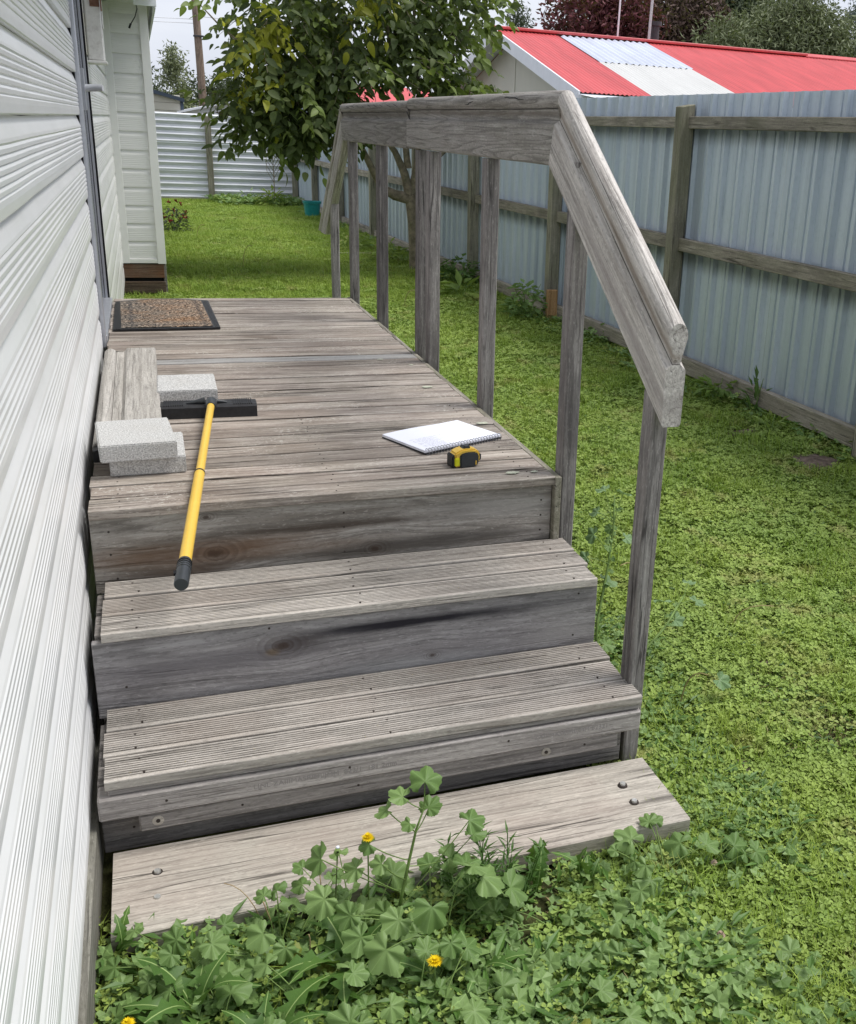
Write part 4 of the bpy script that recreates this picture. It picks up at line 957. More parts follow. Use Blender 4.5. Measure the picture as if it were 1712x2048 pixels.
for (p, d) in [((.80, 10.85, 1.95), (-1, 0, -.05)), ((.95, 10.85, 1.98), (-1, .1, -.25)), ((.85, 10.9, 1.0), (-1, 0, .05)), ((1.02, 10.85, .68), (-1, 0, .0)), ((1.35, 10.8, .84), (-.2, 0, -1)), ((1.25, 10.8, .80), (.1, 0, -1)), ((1.6, 10.8, .84), (.3, 0, -1)), ((1.9, 10.8, .90), (.4, 0, -.9)), ((3.45, 11.1, .95), (.4, 0, .6)), ((3.5, 11.1, 1.1), (.6, 0, .5)),
               ((1.2, 10.7, 1.75), (.3, -.3, -.8)), ((1.12, 10.7, 1.7), (-.5, -.3, -.5)), ((1.25, 10.7, 1.5), (.4, -.2, -.8)), ((1.05, 10.7, 1.45), (-.4, -.3, -.8)), ((2.1, 10.7, 2.1), (.1, -.3, -.9)), ((2.2, 10.7, 2.0), (.4, -.2, -.9)), ((2.0, 10.7, 2.0), (-.2, -.2, -.9))]:
    yl = p[2] > 1.3 and 1 < p[0] < 2.5
    sprays.append((Vector(p), Vector(d).normalized(), 'y' if yl or p[0] < 1.1 and p[2] < 1.1 and tr.random() < .0 else 'l'))
leaves = []
for p, d, kd in sprays:
    nl = tr.randint(5, 9); L_ = tr.uniform(.22, .36); sdir = d.cross(Vector((0, 0, 1)));
    if sdir.length < .1: sdir = Vector((1, 0, 0))
    sdir.normalize()
    for k in range(nl):
        t = k/(nl-1); q = p+d*L_*t+Vector((0, 0, -.10*t*t))
        sg_ = 1 if k % 2 else -1
        if q.z < .60 and (p.x > 2.0 or tr.random() < .6): continue
        if 2.1 < q.x < 2.95 and .95 < q.z < 1.32 and tr.random() < .8: continue
        if q.z < .9 and q.x > 2.35: continue
        ld = (d*.5+sdir*sg_*.9+Vector((tr.uniform(-.3, .3), tr.uniform(-.3, .3), tr.uniform(-.8, .05)))).normalized() if k < nl-1 else d
        leaves.append((q, ld, tr.uniform(.06, .145), kd))
# twigs of the sprays
tb = Bag()
for p, d, kd in sprays[::3]: tb.add(tube(None, [p-TO-d*.15, p-TO+d*.25+Vector((0, 0, -.06))], [.004, .0015], None, None, 3, cap=False))
o = tb.obj('twig', M['bark'], tree); o['kind'] = 'stuff'
def basis(ld, r_):
    z = (Vector((0, -.25, .8))+rv(r_)*1.05); y = z.cross(ld).normalized(); z = ld.cross(y).normalized()
    return Matrix((ld, y, z)).transposed()
vis = sorted(range(len(leaves)), key=lambda i: (leaves[i][0].y+tr.uniform(0, .5)))
front = set(vis[:290]); rest = {'g': Bag(), 'l': Bag(), 'y': Bag()}
meds = {'g': tl_g, 'l': tl_l, 'y': tl_y}
meshcache = {}
for i, (q, ld, sz, kd) in enumerate(leaves):
    mt3 = basis(ld, tr)
    me = tr.choice(meds[kd])
    if i in front:
        o = mesh_obj('leaf', me, tree); o.location = q-TO; o.rotation_euler = mt3.to_euler(); o.scale = (sz, sz, sz)
    else:
        if me.name not in meshcache: meshcache[me.name] = ([v.co.copy() for v in me.vertices], [tuple(f.vertices) for f in me.polygons])
        cv, cf = meshcache[me.name]
        rest[kd].add(([mt3 @ (v*sz)+(q-TO) for v in cv], cf))
for kd, nm in (('g', 'tree_leaf'), ('l', 'tree_light'), ('y', 'tree_yellow')):
    if rest[kd].v: o = rest[kd].obj('foliage', M[nm], tree, smooth=True); o['kind'] = 'stuff'

# ------------------------------------------------------------------ lawn: instanced patches
def hidden_master(name, bag_list):
    """one mesh with several material slots, kept out of the scene, instanced by geometry nodes"""
    me = bpy.data.meshes.new(name); vs = []; fs = []; mi = []
    for k, (b, mat) in enumerate(bag_list):
        off = len(vs); vs += b.v; fs += [tuple(i+off for i in f) for f in b.f]; mi += [k]*len(b.f); me.materials.append(mat)
    me.from_pydata(vs, [], fs); me.polygons.foreach_set('material_index', mi); me.update()
    return bpy.data.objects.new(name, me)
def clover_leaf(bag, c, r, r_, tilt=.5):
    a0 = r_.uniform(0, 6.28); nrm = Vector((r_.uniform(-tilt, tilt), r_.uniform(-tilt, tilt), 1)).normalized()
    ax = nrm.orthogonal().normalized(); ay = nrm.cross(ax)
    for k in range(3):
        a = a0+k*2.094; d = ax*math.cos(a)+ay*math.sin(a); s_ = nrm.cross(d); up_ = nrm*r*.18
        bag.add(([c, c+d*r*.55+s_*r*.42+up_, c+d*r*.98+s_*r*.25+up_*.7, c+d*r*.9, c+d*r*.98-s_*r*.25+up_*.7, c+d*r*.55-s_*r*.42+up_], [(0, 1, 2, 3), (0, 3, 4, 5)]))
def blade(bag, c, h, w, r_, lean=.8):
    a = r_.uniform(0, 6.28); d = Vector((math.cos(a), math.sin(a), 0)); s_ = Vector((-d.y, d.x, 0))*w; l_ = r_.uniform(.1, lean)
    p1 = c+Vector((0, 0, h*.55))+d*h*l_*.3; p2 = c+Vector((0, 0, h*(1-.35*l_)))+d*h*l_
    bag.add(([c-s_, c+s_, p1+s_*.8, p1-s_*.8, p2], [(0, 1, 2, 3), (3, 2, 4)]))
def patch(name, seed, ncl, ngr, ndr, nwd, rad=.13, cr=(.008, .0155), h=(.02, .055)):
    r_ = random.Random(seed); bc, bg_, bd, bw = Bag(), Bag(), Bag(), Bag()
    def pt():
        a = r_.uniform(0, 6.283); q = rad*math.sqrt(r_.random()); return q*math.cos(a), q*math.sin(a)
    for _ in range(ncl):
        x, y = pt(); clover_leaf(bc, Vector((x, y, r_.uniform(.008, .034))), r_.uniform(*cr), r_)
    for _ in range(ngr):
        x, y = pt(); blade(bg_, Vector((x, y, 0)), r_.uniform(*h), r_.uniform(.0009, .0019), r_)
    for _ in range(ndr):
        x, y = pt(); blade(bd, Vector((x, y, 0)), r_.uniform(.01, .04), .001, r_, 1.6)
    for _ in range(nwd):
        x, y = pt(); a = r_.uniform(0, 6.28); bw.add(quad_leaf(Vector((x, y, r_.uniform(.004, .026))), Vector((math.cos(a), math.sin(a), r_.uniform(-.2, .5))), Vector((0, 0, 1)), r_.uniform(.014, .03), r_.uniform(.006, .014)))
    return hidden_master(name, [(bc, M['clover']), (bg_, M['grass']), (bd, M['dry']), (bw, M['weed'])])
masters = [patch('clover_a', 1, 190, 170, 30, 60), patch('clover_b', 2, 150, 230, 40, 70), patch('clover_c', 3, 230, 80, 10, 50, cr=(.010, .018)),
           patch('grass_a', 4, 110, 300, 40, 40, h=(.03, .075)), patch('grass_b', 5, 140, 240, 50, 50, h=(.02, .07)), patch('sparse', 6, 50, 90, 90, 50),
           patch('tuft', 9, 60, 170, 24, 20, rad=.12, h=(.03, .10)),
           patch('lawn_far_a', 7, 60, 380, 12, 20, h=(.03, .07)), patch('lawn_far_b', 8, 120, 300, 14, 40, h=(.03, .06))]
def instancer(name, pts, master_list, idx, rots, scs, label=None):
    me = bpy.data.meshes.new(name); me.from_pydata([tuple(p) for p in pts], [], [])
    for an, dt, data in (('idx', 'INT', idx), ('sc', 'FLOAT', scs)):
        at = me.attributes.new(an, dt, 'POINT'); at.data.foreach_set('value', data)
    at = me.attributes.new('rot', 'FLOAT_VECTOR', 'POINT'); at.data.foreach_set('vector', [c for r3 in rots for c in r3])
    o = bpy.data.objects.new(name, me); C.objects.link(o)
    col = bpy.data.collections.new(name+'_masters')
    for k, mo in enumerate(master_list):
        mo.name = 'm%02d_' % k+mo.name
        col.objects.link(mo)
    ng = bpy.data.node_groups.new(name, 'GeometryNodeTree'); ng.interface.new_socket('Geometry', in_out='INPUT', socket_type='NodeSocketGeometry'); ng.interface.new_socket('Geometry', in_out='OUTPUT', socket_type='NodeSocketGeometry')
    gi = ng.nodes.new('NodeGroupInput'); go = ng.nodes.new('NodeGroupOutput'); ci = ng.nodes.new('GeometryNodeCollectionInfo'); ci.inputs[0].default_value = col; ci.inputs['Separate Children'].default_value = True; ci.inputs['Reset Children'].default_value = True
    ip = ng.nodes.new('GeometryNodeInstanceOnPoints'); ip.inputs['Pick Instance'].default_value = True
    def na(nm, dt):
        x = ng.nodes.new('GeometryNodeInputNamedAttribute'); x.data_type = dt; x.inputs[0].default_value = nm; return x.outputs[0]
    mp_ = ng.nodes.new('GeometryNodeMeshToPoints')
    ng.links.new(gi.outputs[0], mp_.inputs[0]); ng.links.new(mp_.outputs[0], ip.inputs['Points']); ng.links.new(ci.outputs[0], ip.inputs['Instance'])
    ng.links.new(na('idx', 'INT'), ip.inputs['Instance Index']); ng.links.new(na('rot', 'FLOAT_VECTOR'), ip.inputs['Rotation']); ng.links.new(na('sc', 'FLOAT'), ip.inputs['Scale'])
    ng.links.new(ip.outputs[0], go.inputs[0])
    md = o.modifiers.new('scatter', 'NODES'); md.node_group = ng
    o['kind'] = 'stuff'
    if label: o['label'] = label
    return o
pts, idx, rots, scs = [], [], [], []
lr = random.Random(21)
def bare(x, y):
    for (bx, by, rx, ry) in ((3.08, 4.78, .2, .14), (3.10, 4.18, .2, .2), (3.08, 7.05, .13, .1), (1.70, 2.36, .09, .07), (1.33, 1.92, .07, .07)):
        if ((x-bx)/rx)**2+((y-by)/ry)**2 < 1: return True
    return False
def add_area(x0, x1, y0, y1, step, scale):
    y = y0
    while y < y1:
        x = x0
        while x < x1:
            X, Y_ = x+lr.uniform(-.5, .5)*step, y+lr.uniform(-.5, .5)*step; x += step
            if X > 3.44-(Y_-6.2)*.033: continue
            if X < 1.03 and 1.68 < Y_ < 5.8: continue
            if X < .13 and Y_ > 9.7: continue
            if X < .72 and Y_ < 1.68 and lr.random() < .7: continue
            if bare(X, Y_) and lr.random() < .93: continue
            if noise.noise(Vector((X*2.1, Y_*2.1, 31))) > .46 and lr.random() < .55: continue
            n_ = noise.noise(Vector((X*1.3, Y_*1.3, 4))); n2 = noise.noise(Vector((X*2.7, Y_*2.7, 14)))
            if Y_ > 9.5: k = lr.choice((7, 7, 8, 3)) if n_ > -.35 else lr.choice((8, 1, 8))
            elif Y_ > 4.5: k = lr.choice((0, 1, 2, 4)) if n_ < .25 else lr.choice((3, 1, 4, 0))
            else: k = lr.choice((0, 1, 2, 2, 4)) if n_ < .1 else lr.choice((3, 4, 1, 0, 1))
            if n2 > .42 and Y_ < 9: k = 5
            if lr.random() < (.16 if noise.noise(Vector((X*1.1+5, Y_*1.1, 2))) > .05 else .03): k = 6
            pts.append((X, Y_, gz(X, Y_)-.006)); idx.append(k); rots.append((lr.uniform(-.08, .08), lr.uniform(-.08, .08), lr.uniform(0, 6.28))); scs.append(scale*lr.uniform(.8, 1.3))
        y += step
add_area(-.25, 3.5, .85, 3.2, .085, .85)
add_area(.9, 3.5, 3.2, 6.5, .10, .95)
add_area(.9, 3.5, 6.5, 10, .115, 1.1)
add_area(-.3, .9, 5.8, 10, .13, 1.1)
add_area(-.3, 3.4, 10, 21.5, .15, 1.35)
instancer('lawn', pts, masters, idx, rots, scs, 'clover and grass lawn covering the yard')

# ------------------------------------------------------------------ mallow, dandelion and other plants
def mallow_mesh(name, mat, seed, lobes=5, span=R(300)):
    r_ = random.Random(seed); n_ = 44; vs = [(0, 0, 0)]; fs = []
    def rad(t):
        u = (t/span+.5); lob = abs(math.sin(math.pi*u*lobes)); base = .76+.24*lob**.6
        tooth = .05*(1 if int(u*n_) % 2 else -1)
        env = .80+.20*math.cos(t)
        return base*env+tooth*.6
    rings = (.35, .7, 1.0)
    for rr in rings:
        for i in range(n_+1):
            t = -span/2+span*i/n_; u = t/span+.5; q = rad(t)*rr if rr == 1.0 else rr*(.75+.2*(rad(t)-.7))
            fold = -.10*math.cos(2*math.pi*u*lobes)*rr
            vs.append((q*math.cos(t), q*math.sin(t), fold*.9+(.14+.10*math.sin(seed*2.1))*rr*rr*math.sin(t*1.3+seed)+.12*rr+(-.24+.20*math.sin(seed*1.3))*rr*rr+.05*rr*math.sin(t*4.1+seed*3)))
    for i in range(n_): fs.append((0, 1+i, 2+i))
    for k in range(len(rings)-1):
        for i in range(n_): a = 1+k*(n_+1)+i; fs.append((a, a+n_+1, a+n_+2, a+1))
    me = bpy.data.meshes.new(name); me.from_pydata(vs, [], fs); me.materials.append(mat); me.polygons.foreach_set('use_smooth', [True]*len(fs)); return me
mal = [mallow_mesh('mallow_leaf', M['mallow'], i*1.9, (5, 7, 5, 6)[i % 4], R((290, 315, 265, 300)[i % 4])) for i in range(7)]
my_ = mallow_mesh('yellowing_mallow_leaf', leaf('yellowing_leaf', (.24, .30, .05), (.36, .38, .08), .3, .5, 3.5), 31, 5, R(290)); mal.append(my_) if False else None
malp = [mallow_mesh('pale_mallow_leaf', M['mallow_pale'], i+10, 5, R(280)) for i in range(2)]
GRP = 'mallow plants around the steps'
def bez(a, b, c, n_=6): return [a*(1-t)**2+b*2*t*(1-t)+c*t*t for t in [i/n_ for i in range(n_+1)]]
def put_leaf(parent, me, tip, r, out_dir, r_, up_bias=1.0, face=None, name='leaf'):
    nrm = (Vector((0, 0, up_bias))+Vector(out_dir)*.45+rv(r_)*.5+Vector((-.1, -.45, 0))).normalized() if face is None else Vector(face).normalized()
    x = Vector(out_dir); x = (x-nrm*x.dot(nrm));
    if x.length < .05: x = nrm.orthogonal()
    x.normalize(); y = nrm.cross(x)
    o = mesh_obj(name, me, parent); o.location = tip; o.rotation_euler = Matrix((x, y, nrm)).transposed().to_euler(); o.scale = (r, r, r); return o
def mallow(label, x, y, n, hgt, spread, size, seed, meshes=None, zmin=.03, lean=(0, 0)):
    r_ = random.Random(seed); t = thing('mallow_plant', label, 'plant', (x, y, gz(x, y)-.01), group=GRP); bag = Bag()
    for k in range(n):
        a = r_.uniform(0, 6.283); d = Vector((math.cos(a), math.sin(a), 0)); q = spread*math.sqrt(r_.random()); h = zmin+(hgt-zmin)*r_.random()**.8*(1-.35*q/spread)
        tip = d*q+Vector((lean[0]*h, lean[1]*h, h)); st_ = Vector((r_.uniform(-.03, .03), r_.uniform(-.03, .03), 0))
        bag.add(tube(None, bez(st_, st_*.5+tip*.4+Vector((0, 0, h*.4)), tip, 5), [.0019, .0018, .0016, .0014, .0012, .001], None, None, 4, cap=False))
        put_leaf(t, my_ if r_.random() < .02 else r_.choice(meshes or mal), tip, size*r_.uniform(.6, 1.55), d, r_)
    o = bag.obj('stems', M['stem'], t, smooth=True); return t
# foreground bed, in front of the plank
spec = [("mallow plant at the left end of the plank beside the wall", -.02, 1.60, 13, .14, .14, .026),
        ("mallow plant in front of the left part of the plank", .15, 1.60, 17, .17, .16, .028),
        ("mallow plant just right of the left plank plant, leaves overlapping the edge", .29, 1.61, 18, .19, .15, .031),
        ("dense mallow plant near the middle of the plank", .42, 1.56, 20, .20, .17, .034),
        ("mallow plant at the bottom edge left of centre", .20, 1.44, 18, .15, .16, .027),
        ("mallow plant at the bottom edge below the plank middle", .36, 1.38, 18, .14, .17, .031),
        ("mallow plant low at the very bottom left corner", .02, 1.42, 14, .12, .15, .028),
        ("mallow plant in the bed right of the plank centre", .66, 1.52, 10, .09, .16, .024),
        ("mallow plant in front of the right end of the plank", .93, 1.58, 10, .12, .14, .030),
        ("mallow plant just past the right corner of the plank", 1.07, 1.58, 8, .10, .12, .030),
        ("mallow plant lying low below the right end of the plank", .80, 1.40, 9, .06, .17, .026),
        ("mallow plant at the bottom edge right of centre", .56, 1.30, 14, .08, .16, .027),
        ("small mallow plant in clover near the bottom right corner", 1.12, 1.20, 8, .06, .12, .026),
        ("small mallow plant spreading flat on the clover at right", .98, 1.33, 8, .05, .13, .026)]
for i, (lb, x, y, n, h, sp_, sz) in enumerate(spec): mallow(lb, x, y, n, h, sp_, sz, 40+i)
# the taller sprig that rises over the plank
tl = thing('mallow_plant', 'tall mallow sprig rising over the middle of the plank', 'plant', (.36, 1.63, GZ), group=GRP)
r_ = random.Random(5); bag = Bag()
main = [Vector((0, 0, 0)), Vector((.015, .0, .09)), Vector((.03, .005, .16)), Vector((.045, .01, .225)), Vector((.06, .01, .27))]
bag.add(tube(None, main, [.004, .0036, .003, .0024, .0015], None, None, 6))
side = [((.03, .005, .16), (-.05, 0, .22), .024), ((.045, .01, .22), (-.01, .02, .275), .027), ((.045, .01, .22), (.075, .03, .255), .030), ((.06, .01, .27), (.065, .02, .325), .040), ((.06, .01, .27), (.02, .02, .30), .030), ((.015, 0, .09), (-.075, .0, .17), .034),
        ((.03, .0, .15), (.11, 0, .15), .036), ((.015, 0, .09), (-.14, .01, .20), .042), ((.02, 0, .12), (-.03, -.02, .185), .026), ((.045, .01, .22), (.03, .0, .25), .020), ((.0, 0, .05), (.15, 0, .23), .036), ((.0, 0, .05), (.17, .03, .17), .030)]
for a, b, rr in side:
    a, b = Vector(a), Vector(b); bag.add(tube(None, bez(a, (a+b)/2+Vector((0, 0, -.01)), b, 5), .0013, None, None, 4, cap=False))
    dd = (b-a); dd.z *= .3; dd.normalize(); put_leaf(tl, r_.choice(mal), b, rr, dd, r_, .8)
bag.obj('stems', M['stem'], tl, smooth=True)
# tall pale mallows beside the lower rail post
def stalk(label, pts_, lv, seed):
    t = thing('mallow_plant', label, 'plant', pts_[0], group=GRP); r_ = random.Random(seed); o0 = Vector(pts_[0])
    tube('stem', [Vector(p)-o0 for p in pts_], [.005, .0045, .0038, .003, .0022][:len(pts_)], M['stem'], t, 6)
    bag = Bag()
    for (p, q, rr) in lv:
        p, q = Vector(p)-o0, Vector(q)-o0; bag.add(tube(None, bez(p, (p+q)/2+Vector((0, 0, .01)), q, 4), .0013, None, None, 4, cap=False))
        dd = q-p; dd.z *= .2; put_leaf(t, r_.choice(malp), q, rr, dd.normalized(), r_, 1.0)
    if bag.v: bag.obj('petioles', M['stem'], t)
    for k in range(14):
        f = r_.random(); i0 = min(int(f*(len(pts_)-1)), len(pts_)-2); u = f*(len(pts_)-1)-i0; q = Vector(pts_[i0]).lerp(Vector(pts_[i0+1]), u)-o0
        put_leaf(t, r_.choice(mal), q+rv(r_)*.02, r_.uniform(.010, .020), rv(r_), r_)
stalk('tall pale leaved mallow stalk standing between the two near posts', [(1.17, 2.50, GZ), (1.19, 2.55, -.48), (1.235, 2.60, -.34), (1.265, 2.64, -.22), (1.27, 2.66, -.12)],
      [((1.26, 2.64, -.2), (1.235, 2.66, -.10), .030), ((1.265, 2.64, -.2), (1.30, 2.66, -.115), .030), ((1.25, 2.62, -.3), (1.20, 2.64, -.235), .034), ((1.24, 2.6, -.32), (1.17, 2.62, -.30), .026), ((1.22, 2.6, -.38), (1.235, 2.60, -.375), .042), ((1.22, 2.58, -.4), (1.18, 2.58, -.405), .030), ((1.26, 2.62, -.28), (1.29, 2.6, -.24), .028), ((1.26, 2.64, -.2), (1.215, 2.66, -.17), .026)], 71)
stalk('leaning mallow stalk with pale leaves right of the near post', [(1.15, 2.30, GZ), (1.22, 2.33, -.50), (1.33, 2.38, -.44), (1.42, 2.44, -.37)],
      [((1.33, 2.38, -.44), (1.34, 2.42, -.375), .034), ((1.35, 2.4, -.42), (1.37, 2.40, -.43), .032), ((1.40, 2.42, -.39), (1.46, 2.44, -.40), .034), ((1.41, 2.43, -.38), (1.44, 2.46, -.345), .026), ((1.3, 2.34, -.45), (1.42, 2.20, -.53), .036)], 72)
mallow('small mallow clump at the foot of the lower post', 1.13, 2.48, 9, .13, .10, .026, 81)
mallow('mallow clump growing beside the top riser', 1.13, 2.75, 9, .17, .09, .028, 82)
mallow('mallow clump hugging the side of the lower step', 1.10, 2.24, 8, .10, .07, .024, 83)

def dandy_mesh(name, seed, mat, L=1.0):
    r_ = random.Random(seed); n_ = 12; vs = []; fs = []
    for i in range(n_+1):
        t = i/n_; w = (.025+.12*math.sin(math.pi*t**1.4))*(1.15 if i % 2 else .42); w = w if i < n_ else .003; back = -.05 if i % 2 else 0
        z = .32*math.sin(t*2.2)*L-.18*t*t
        vs += [(t*L+back, -w, z+w*.25), (t*L, -.0065, z), (t*L, .0065, z), (t*L+back, w, z+w*.25)]
    for i in range(n_):
        a = 4*i; fs += [(a, a+4, a+5, a+1), (a+1, a+5, a+6, a+2), (a+2, a+6, a+7, a+3)]
    me = bpy.data.meshes.new(name); me.from_pydata(vs, [], fs); me.materials.append(mat); me.materials.append(M['midrib'])
    me.polygons.foreach_set('material_index', [1 if k % 3 == 1 else 0 for k in range(len(fs))]); me.polygons.foreach_set('use_smooth', [True]*len(fs)); return me
dml = [dandy_mesh('dandelion_leaf', i, M['dandy']) for i in range(3)]
def dandelion(label, x, y, n, L, seed, up=.25, arc=None):
    t = thing('dandelion_plant', label, 'plant', (x, y, gz(x, y)), group='dandelions in the weed bed'); r_ = random.Random(seed)
    for k in range(n):
        a = 6.283*k/n+r_.uniform(-.3, .3) if arc is None else r_.uniform(*arc)
        o = mesh_obj('leaf', r_.choice(dml), t, (0, 0, .004), (r_.uniform(-.4, .4), -r_.uniform(up*.3, up*1.8), a)); s_ = L*r_.uniform(.5, .95); o.scale = (s_, s_*r_.uniform(.8, 1.1), s_)
    return t
dandelion('dandelion with long jagged leaves in the bottom left corner', -.02, 1.50, 11, .19, 1, .5)
dandelion('dandelion in the gap between the wall and the plank', -.15, 1.70, 7, .13, 2, .8)
dandelion('dandelion at the bottom edge below the left flower', .08, 1.38, 11, .19, 3, .4)
dandelion('dandelion with upright toothed leaves against the right half of the plank', .66, 1.63, 10, .13, 4, 1.6)
dandelion('dandelion in front of the plank between two mallow plants', .78, 1.62, 9, .12, 5, 1.2)
dandelion('dandelion under the mallow left of the centre', .26, 1.52, 10, .18, 6, .4)
dandelion('dandelion near the bottom edge in the middle', .47, 1.44, 9, .15, 7, .4)
# narrow leaved weeds by the plank
nw = thing('narrow_leaf_weed', 'clump of upright narrow leaved weeds against the plank front', 'plant', (.55, 1.63, GZ)); r_ = random.Random(8); bag = Bag()
for k in range(17):
    b0 = Vector((r_.uniform(-.09, .09), r_.uniform(-.05, .03), 0)); tip = b0+Vector((r_.uniform(-.04, .04), r_.uniform(-.03, .03), r_.uniform(.10, .17)))
    bag.add(tube(None, [b0, tip], [.002, .001], None, None, 4, cap=False))
    for j in range(22):
        p = b0.lerp(tip, .15+.85*j/21); a = j*2.4+k; d = Vector((math.cos(a), math.sin(a), .9)); bag.add(quad_leaf(p, d, Vector((0, 0, 1)), r_.uniform(.025, .045), .0055, .1))
bag.obj('foliage', M['dandy'], nw)['kind'] = 'stuff'
# undergrowth of small leaves filling the bed
um = []
for sd_ in range(3):
    r_ = random.Random(100+sd_); b1, b2_, b3_ = Bag(), Bag(), Bag()
    for _ in range(70):
        a = r_.uniform(0, 6.28); q = .11*math.sqrt(r_.random()); p = Vector((q*math.cos(a), q*math.sin(a), r_.uniform(.005, .055)))
        k = r_.randint(0, 5)
        if k < 3:
            n_ = 9; R_ = r_.uniform(.010, .022); nr = (Vector((0, -.2, 1))+rv(r_)*.6).normalized(); ax = nr.orthogonal().normalized(); ay = nr.cross(ax)
            vv = [p]+[p+(ax*math.cos(R(-140+280*i/n_))+ay*math.sin(R(-140+280*i/n_)))*R_*(1 if i % 2 else .78)+nr*(.2*R_ if i % 2 else 0) for i in range(n_+1)]
            b1.add((vv, [(0, 1+i, 2+i) for i in range(n_)]))
        elif k < 5: clover_leaf(b2_, p*1.0, r_.uniform(.008, .015), r_, .6)
        else: b3_.add(quad_leaf(p, Vector((math.cos(a), math.sin(a), .4)), Vector((0, 0, 1)), r_.uniform(.03, .06), .012))
    um.append(hidden_master('under_%d' % sd_, [(b1, M['mallow']), (b2_, M['clover']), (b3_, M['dandy'])]))
pts, idx, rots, scs = [], [], [], []
for _ in range(230):
    X = lr.uniform(-.22, 1.0); Y_ = lr.uniform(.95, 1.66)
    if X > .60 and lr.random() < .75: continue
    pts.append((X, Y_, gz(X, Y_)-.004)); idx.append(lr.randint(0, 2)); rots.append((0, 0, lr.uniform(0, 6.28))); scs.append(lr.uniform(.7, 1.2))
for _ in range(90):
    Y_ = lr.uniform(1.5, 3.0); X = lr.uniform(1.09, 1.32); pts.append((X, Y_, gz(X, Y_)-.004)); idx.append(lr.randint(0, 2)); rots.append((0, 0, lr.uniform(0, 6.28))); scs.append(lr.uniform(.5, .9))
for _ in range(150):
    Y_ = lr.uniform(3.8, 20); X = 3.40-(Y_-6.2)*.033-lr.random()**2*.28; pts.append((X, Y_, gz(X, Y_)-.004)); idx.append(lr.randint(0, 2)); rots.append((0, 0, lr.uniform(0, 6.28))); scs.append(lr.uniform(.8, 1.7))
for _ in range(60):
    X = lr.uniform(1.4, 3.0); Y_ = lr.uniform(20.5, 21.5); pts.append((X, Y_, gz(X, Y_)-.004)); idx.append(lr.randint(0, 2)); rots.append((0, 0, lr.uniform(0, 6.28))); scs.append(lr.uniform(1.5, 3))
instancer('undergrowth', pts, um, idx, rots, scs, 'low leafy weeds along the step and the fence')

crumb = Bag(); r_ = random.Random(77)
for _ in range(420):
    x, y = r_.uniform(-.2, .9), r_.uniform(.95, 1.68); d = rv(r_); d.z *= .3
    crumb.add(quad_leaf(Vector((x, y, gz(x, y)+r_.uniform(.0, .012))), d, Vector((0, 0, 1)), r_.uniform(.01, .035), r_.uniform(.003, .012)))
o = crumb.obj('dry_litter', M['dry_stem']); o['kind'] = 'stuff'
# flowers
def flower(label, x, y, h, r, lean, mat, n=26, base_h=0, grp='small flowers in the lawn and weed bed'):
    t = thing('flower', label, 'flower', (x, y, gz(x, y)), group=grp); r_ = random.Random(int(x*1000))
    top = Vector((lean[0], lean[1], h)); tube('stem', bez(Vector((0, 0, 0)), Vector((0, 0, h*.6)), top, 6), .0016, M['stem'], t, 5)
    bag = Bag()
    for ring, (rr, zz) in enumerate(((1, .0), (.75, .003), (.45, .006))):
        for k in range(n//(1+ring)):
            a = 6.283*k/(n//(1+ring))+ring; d = Vector((math.cos(a), math.sin(a), .2+ring*.35)); bag.add(quad_leaf(top+Vector((0, 0, zz)), d, Vector((0, 0, 1)), r*rr*r_.uniform(.85, 1.1), r*.24))
    bag.obj('petals', mat, t); return t
flower('yellow dandelion flower at the bottom edge left of centre', .385, 1.415, .10, .0165, (0, 0), M['petal'])
flower('yellow dandelion flower held up in front of the plank', .31, 1.64, .215, .0145, (.0, 0), M['petal'])
flower('yellow dandelion flower in the bottom left corner by the wall', -.13, 1.47, .08, .013, (0, 0), M['petal'])
flower('faded pinkish clover flower low in the clover at right', .965, 1.385, .03, .011, (0, 0), M['white_petal'], 40)
flower('faded clover flower further back right of the plank', 1.06, 1.58, .035, .009, (0, 0), M['white_petal'], 40)
flower('pale clover flower near the bottom right edge', .83, 1.17, .03, .009, (0, 0), M['white_petal'], 40)
bd = thing('flower_bud', 'closed dandelion bud on a pale stem above the plank edge', 'flower', (.245, 1.64, GZ), group='small flowers in the lawn and weed bed')
tube('stem', [(0, 0, 0), (.0, 0, .10), (.006, 0, .20)], .002, M['midrib'], bd, 6); tube('bud', [(.006, 0, .20), (.006, 0, .206), (.0065, 0, .215), (.007, 0, .219)], [.002, .0055, .005, .004], M['stem'], bd, 8); tube('bud_tip', [(.007, 0, .219), (.007, 0, .222)], [.004, .003], M['paper'], bd, 8)
ds = thing('dry_stalks', 'thin dry brown stalks leaning over the plank', 'plant', (.12, 1.66, GZ)); 
for (a, b, c) in (((0, 0, 0), (-.02, .05, .11), (-.075, .06, .125)), ((.08, 0, .0), (.12, .03, .10), (.10, .08, .13)), ((.02, 0, 0), (.0, -.02, .09), (-.01, -.02, .13)), ((.05, -.1, 0), (.07, -.1, .08), (.06, -.12, .12))):
    tube('stalk', bez(Vector(a), Vector(b), Vector(c), 7), [.0012]*8, M['dry_stem'], ds, 4)

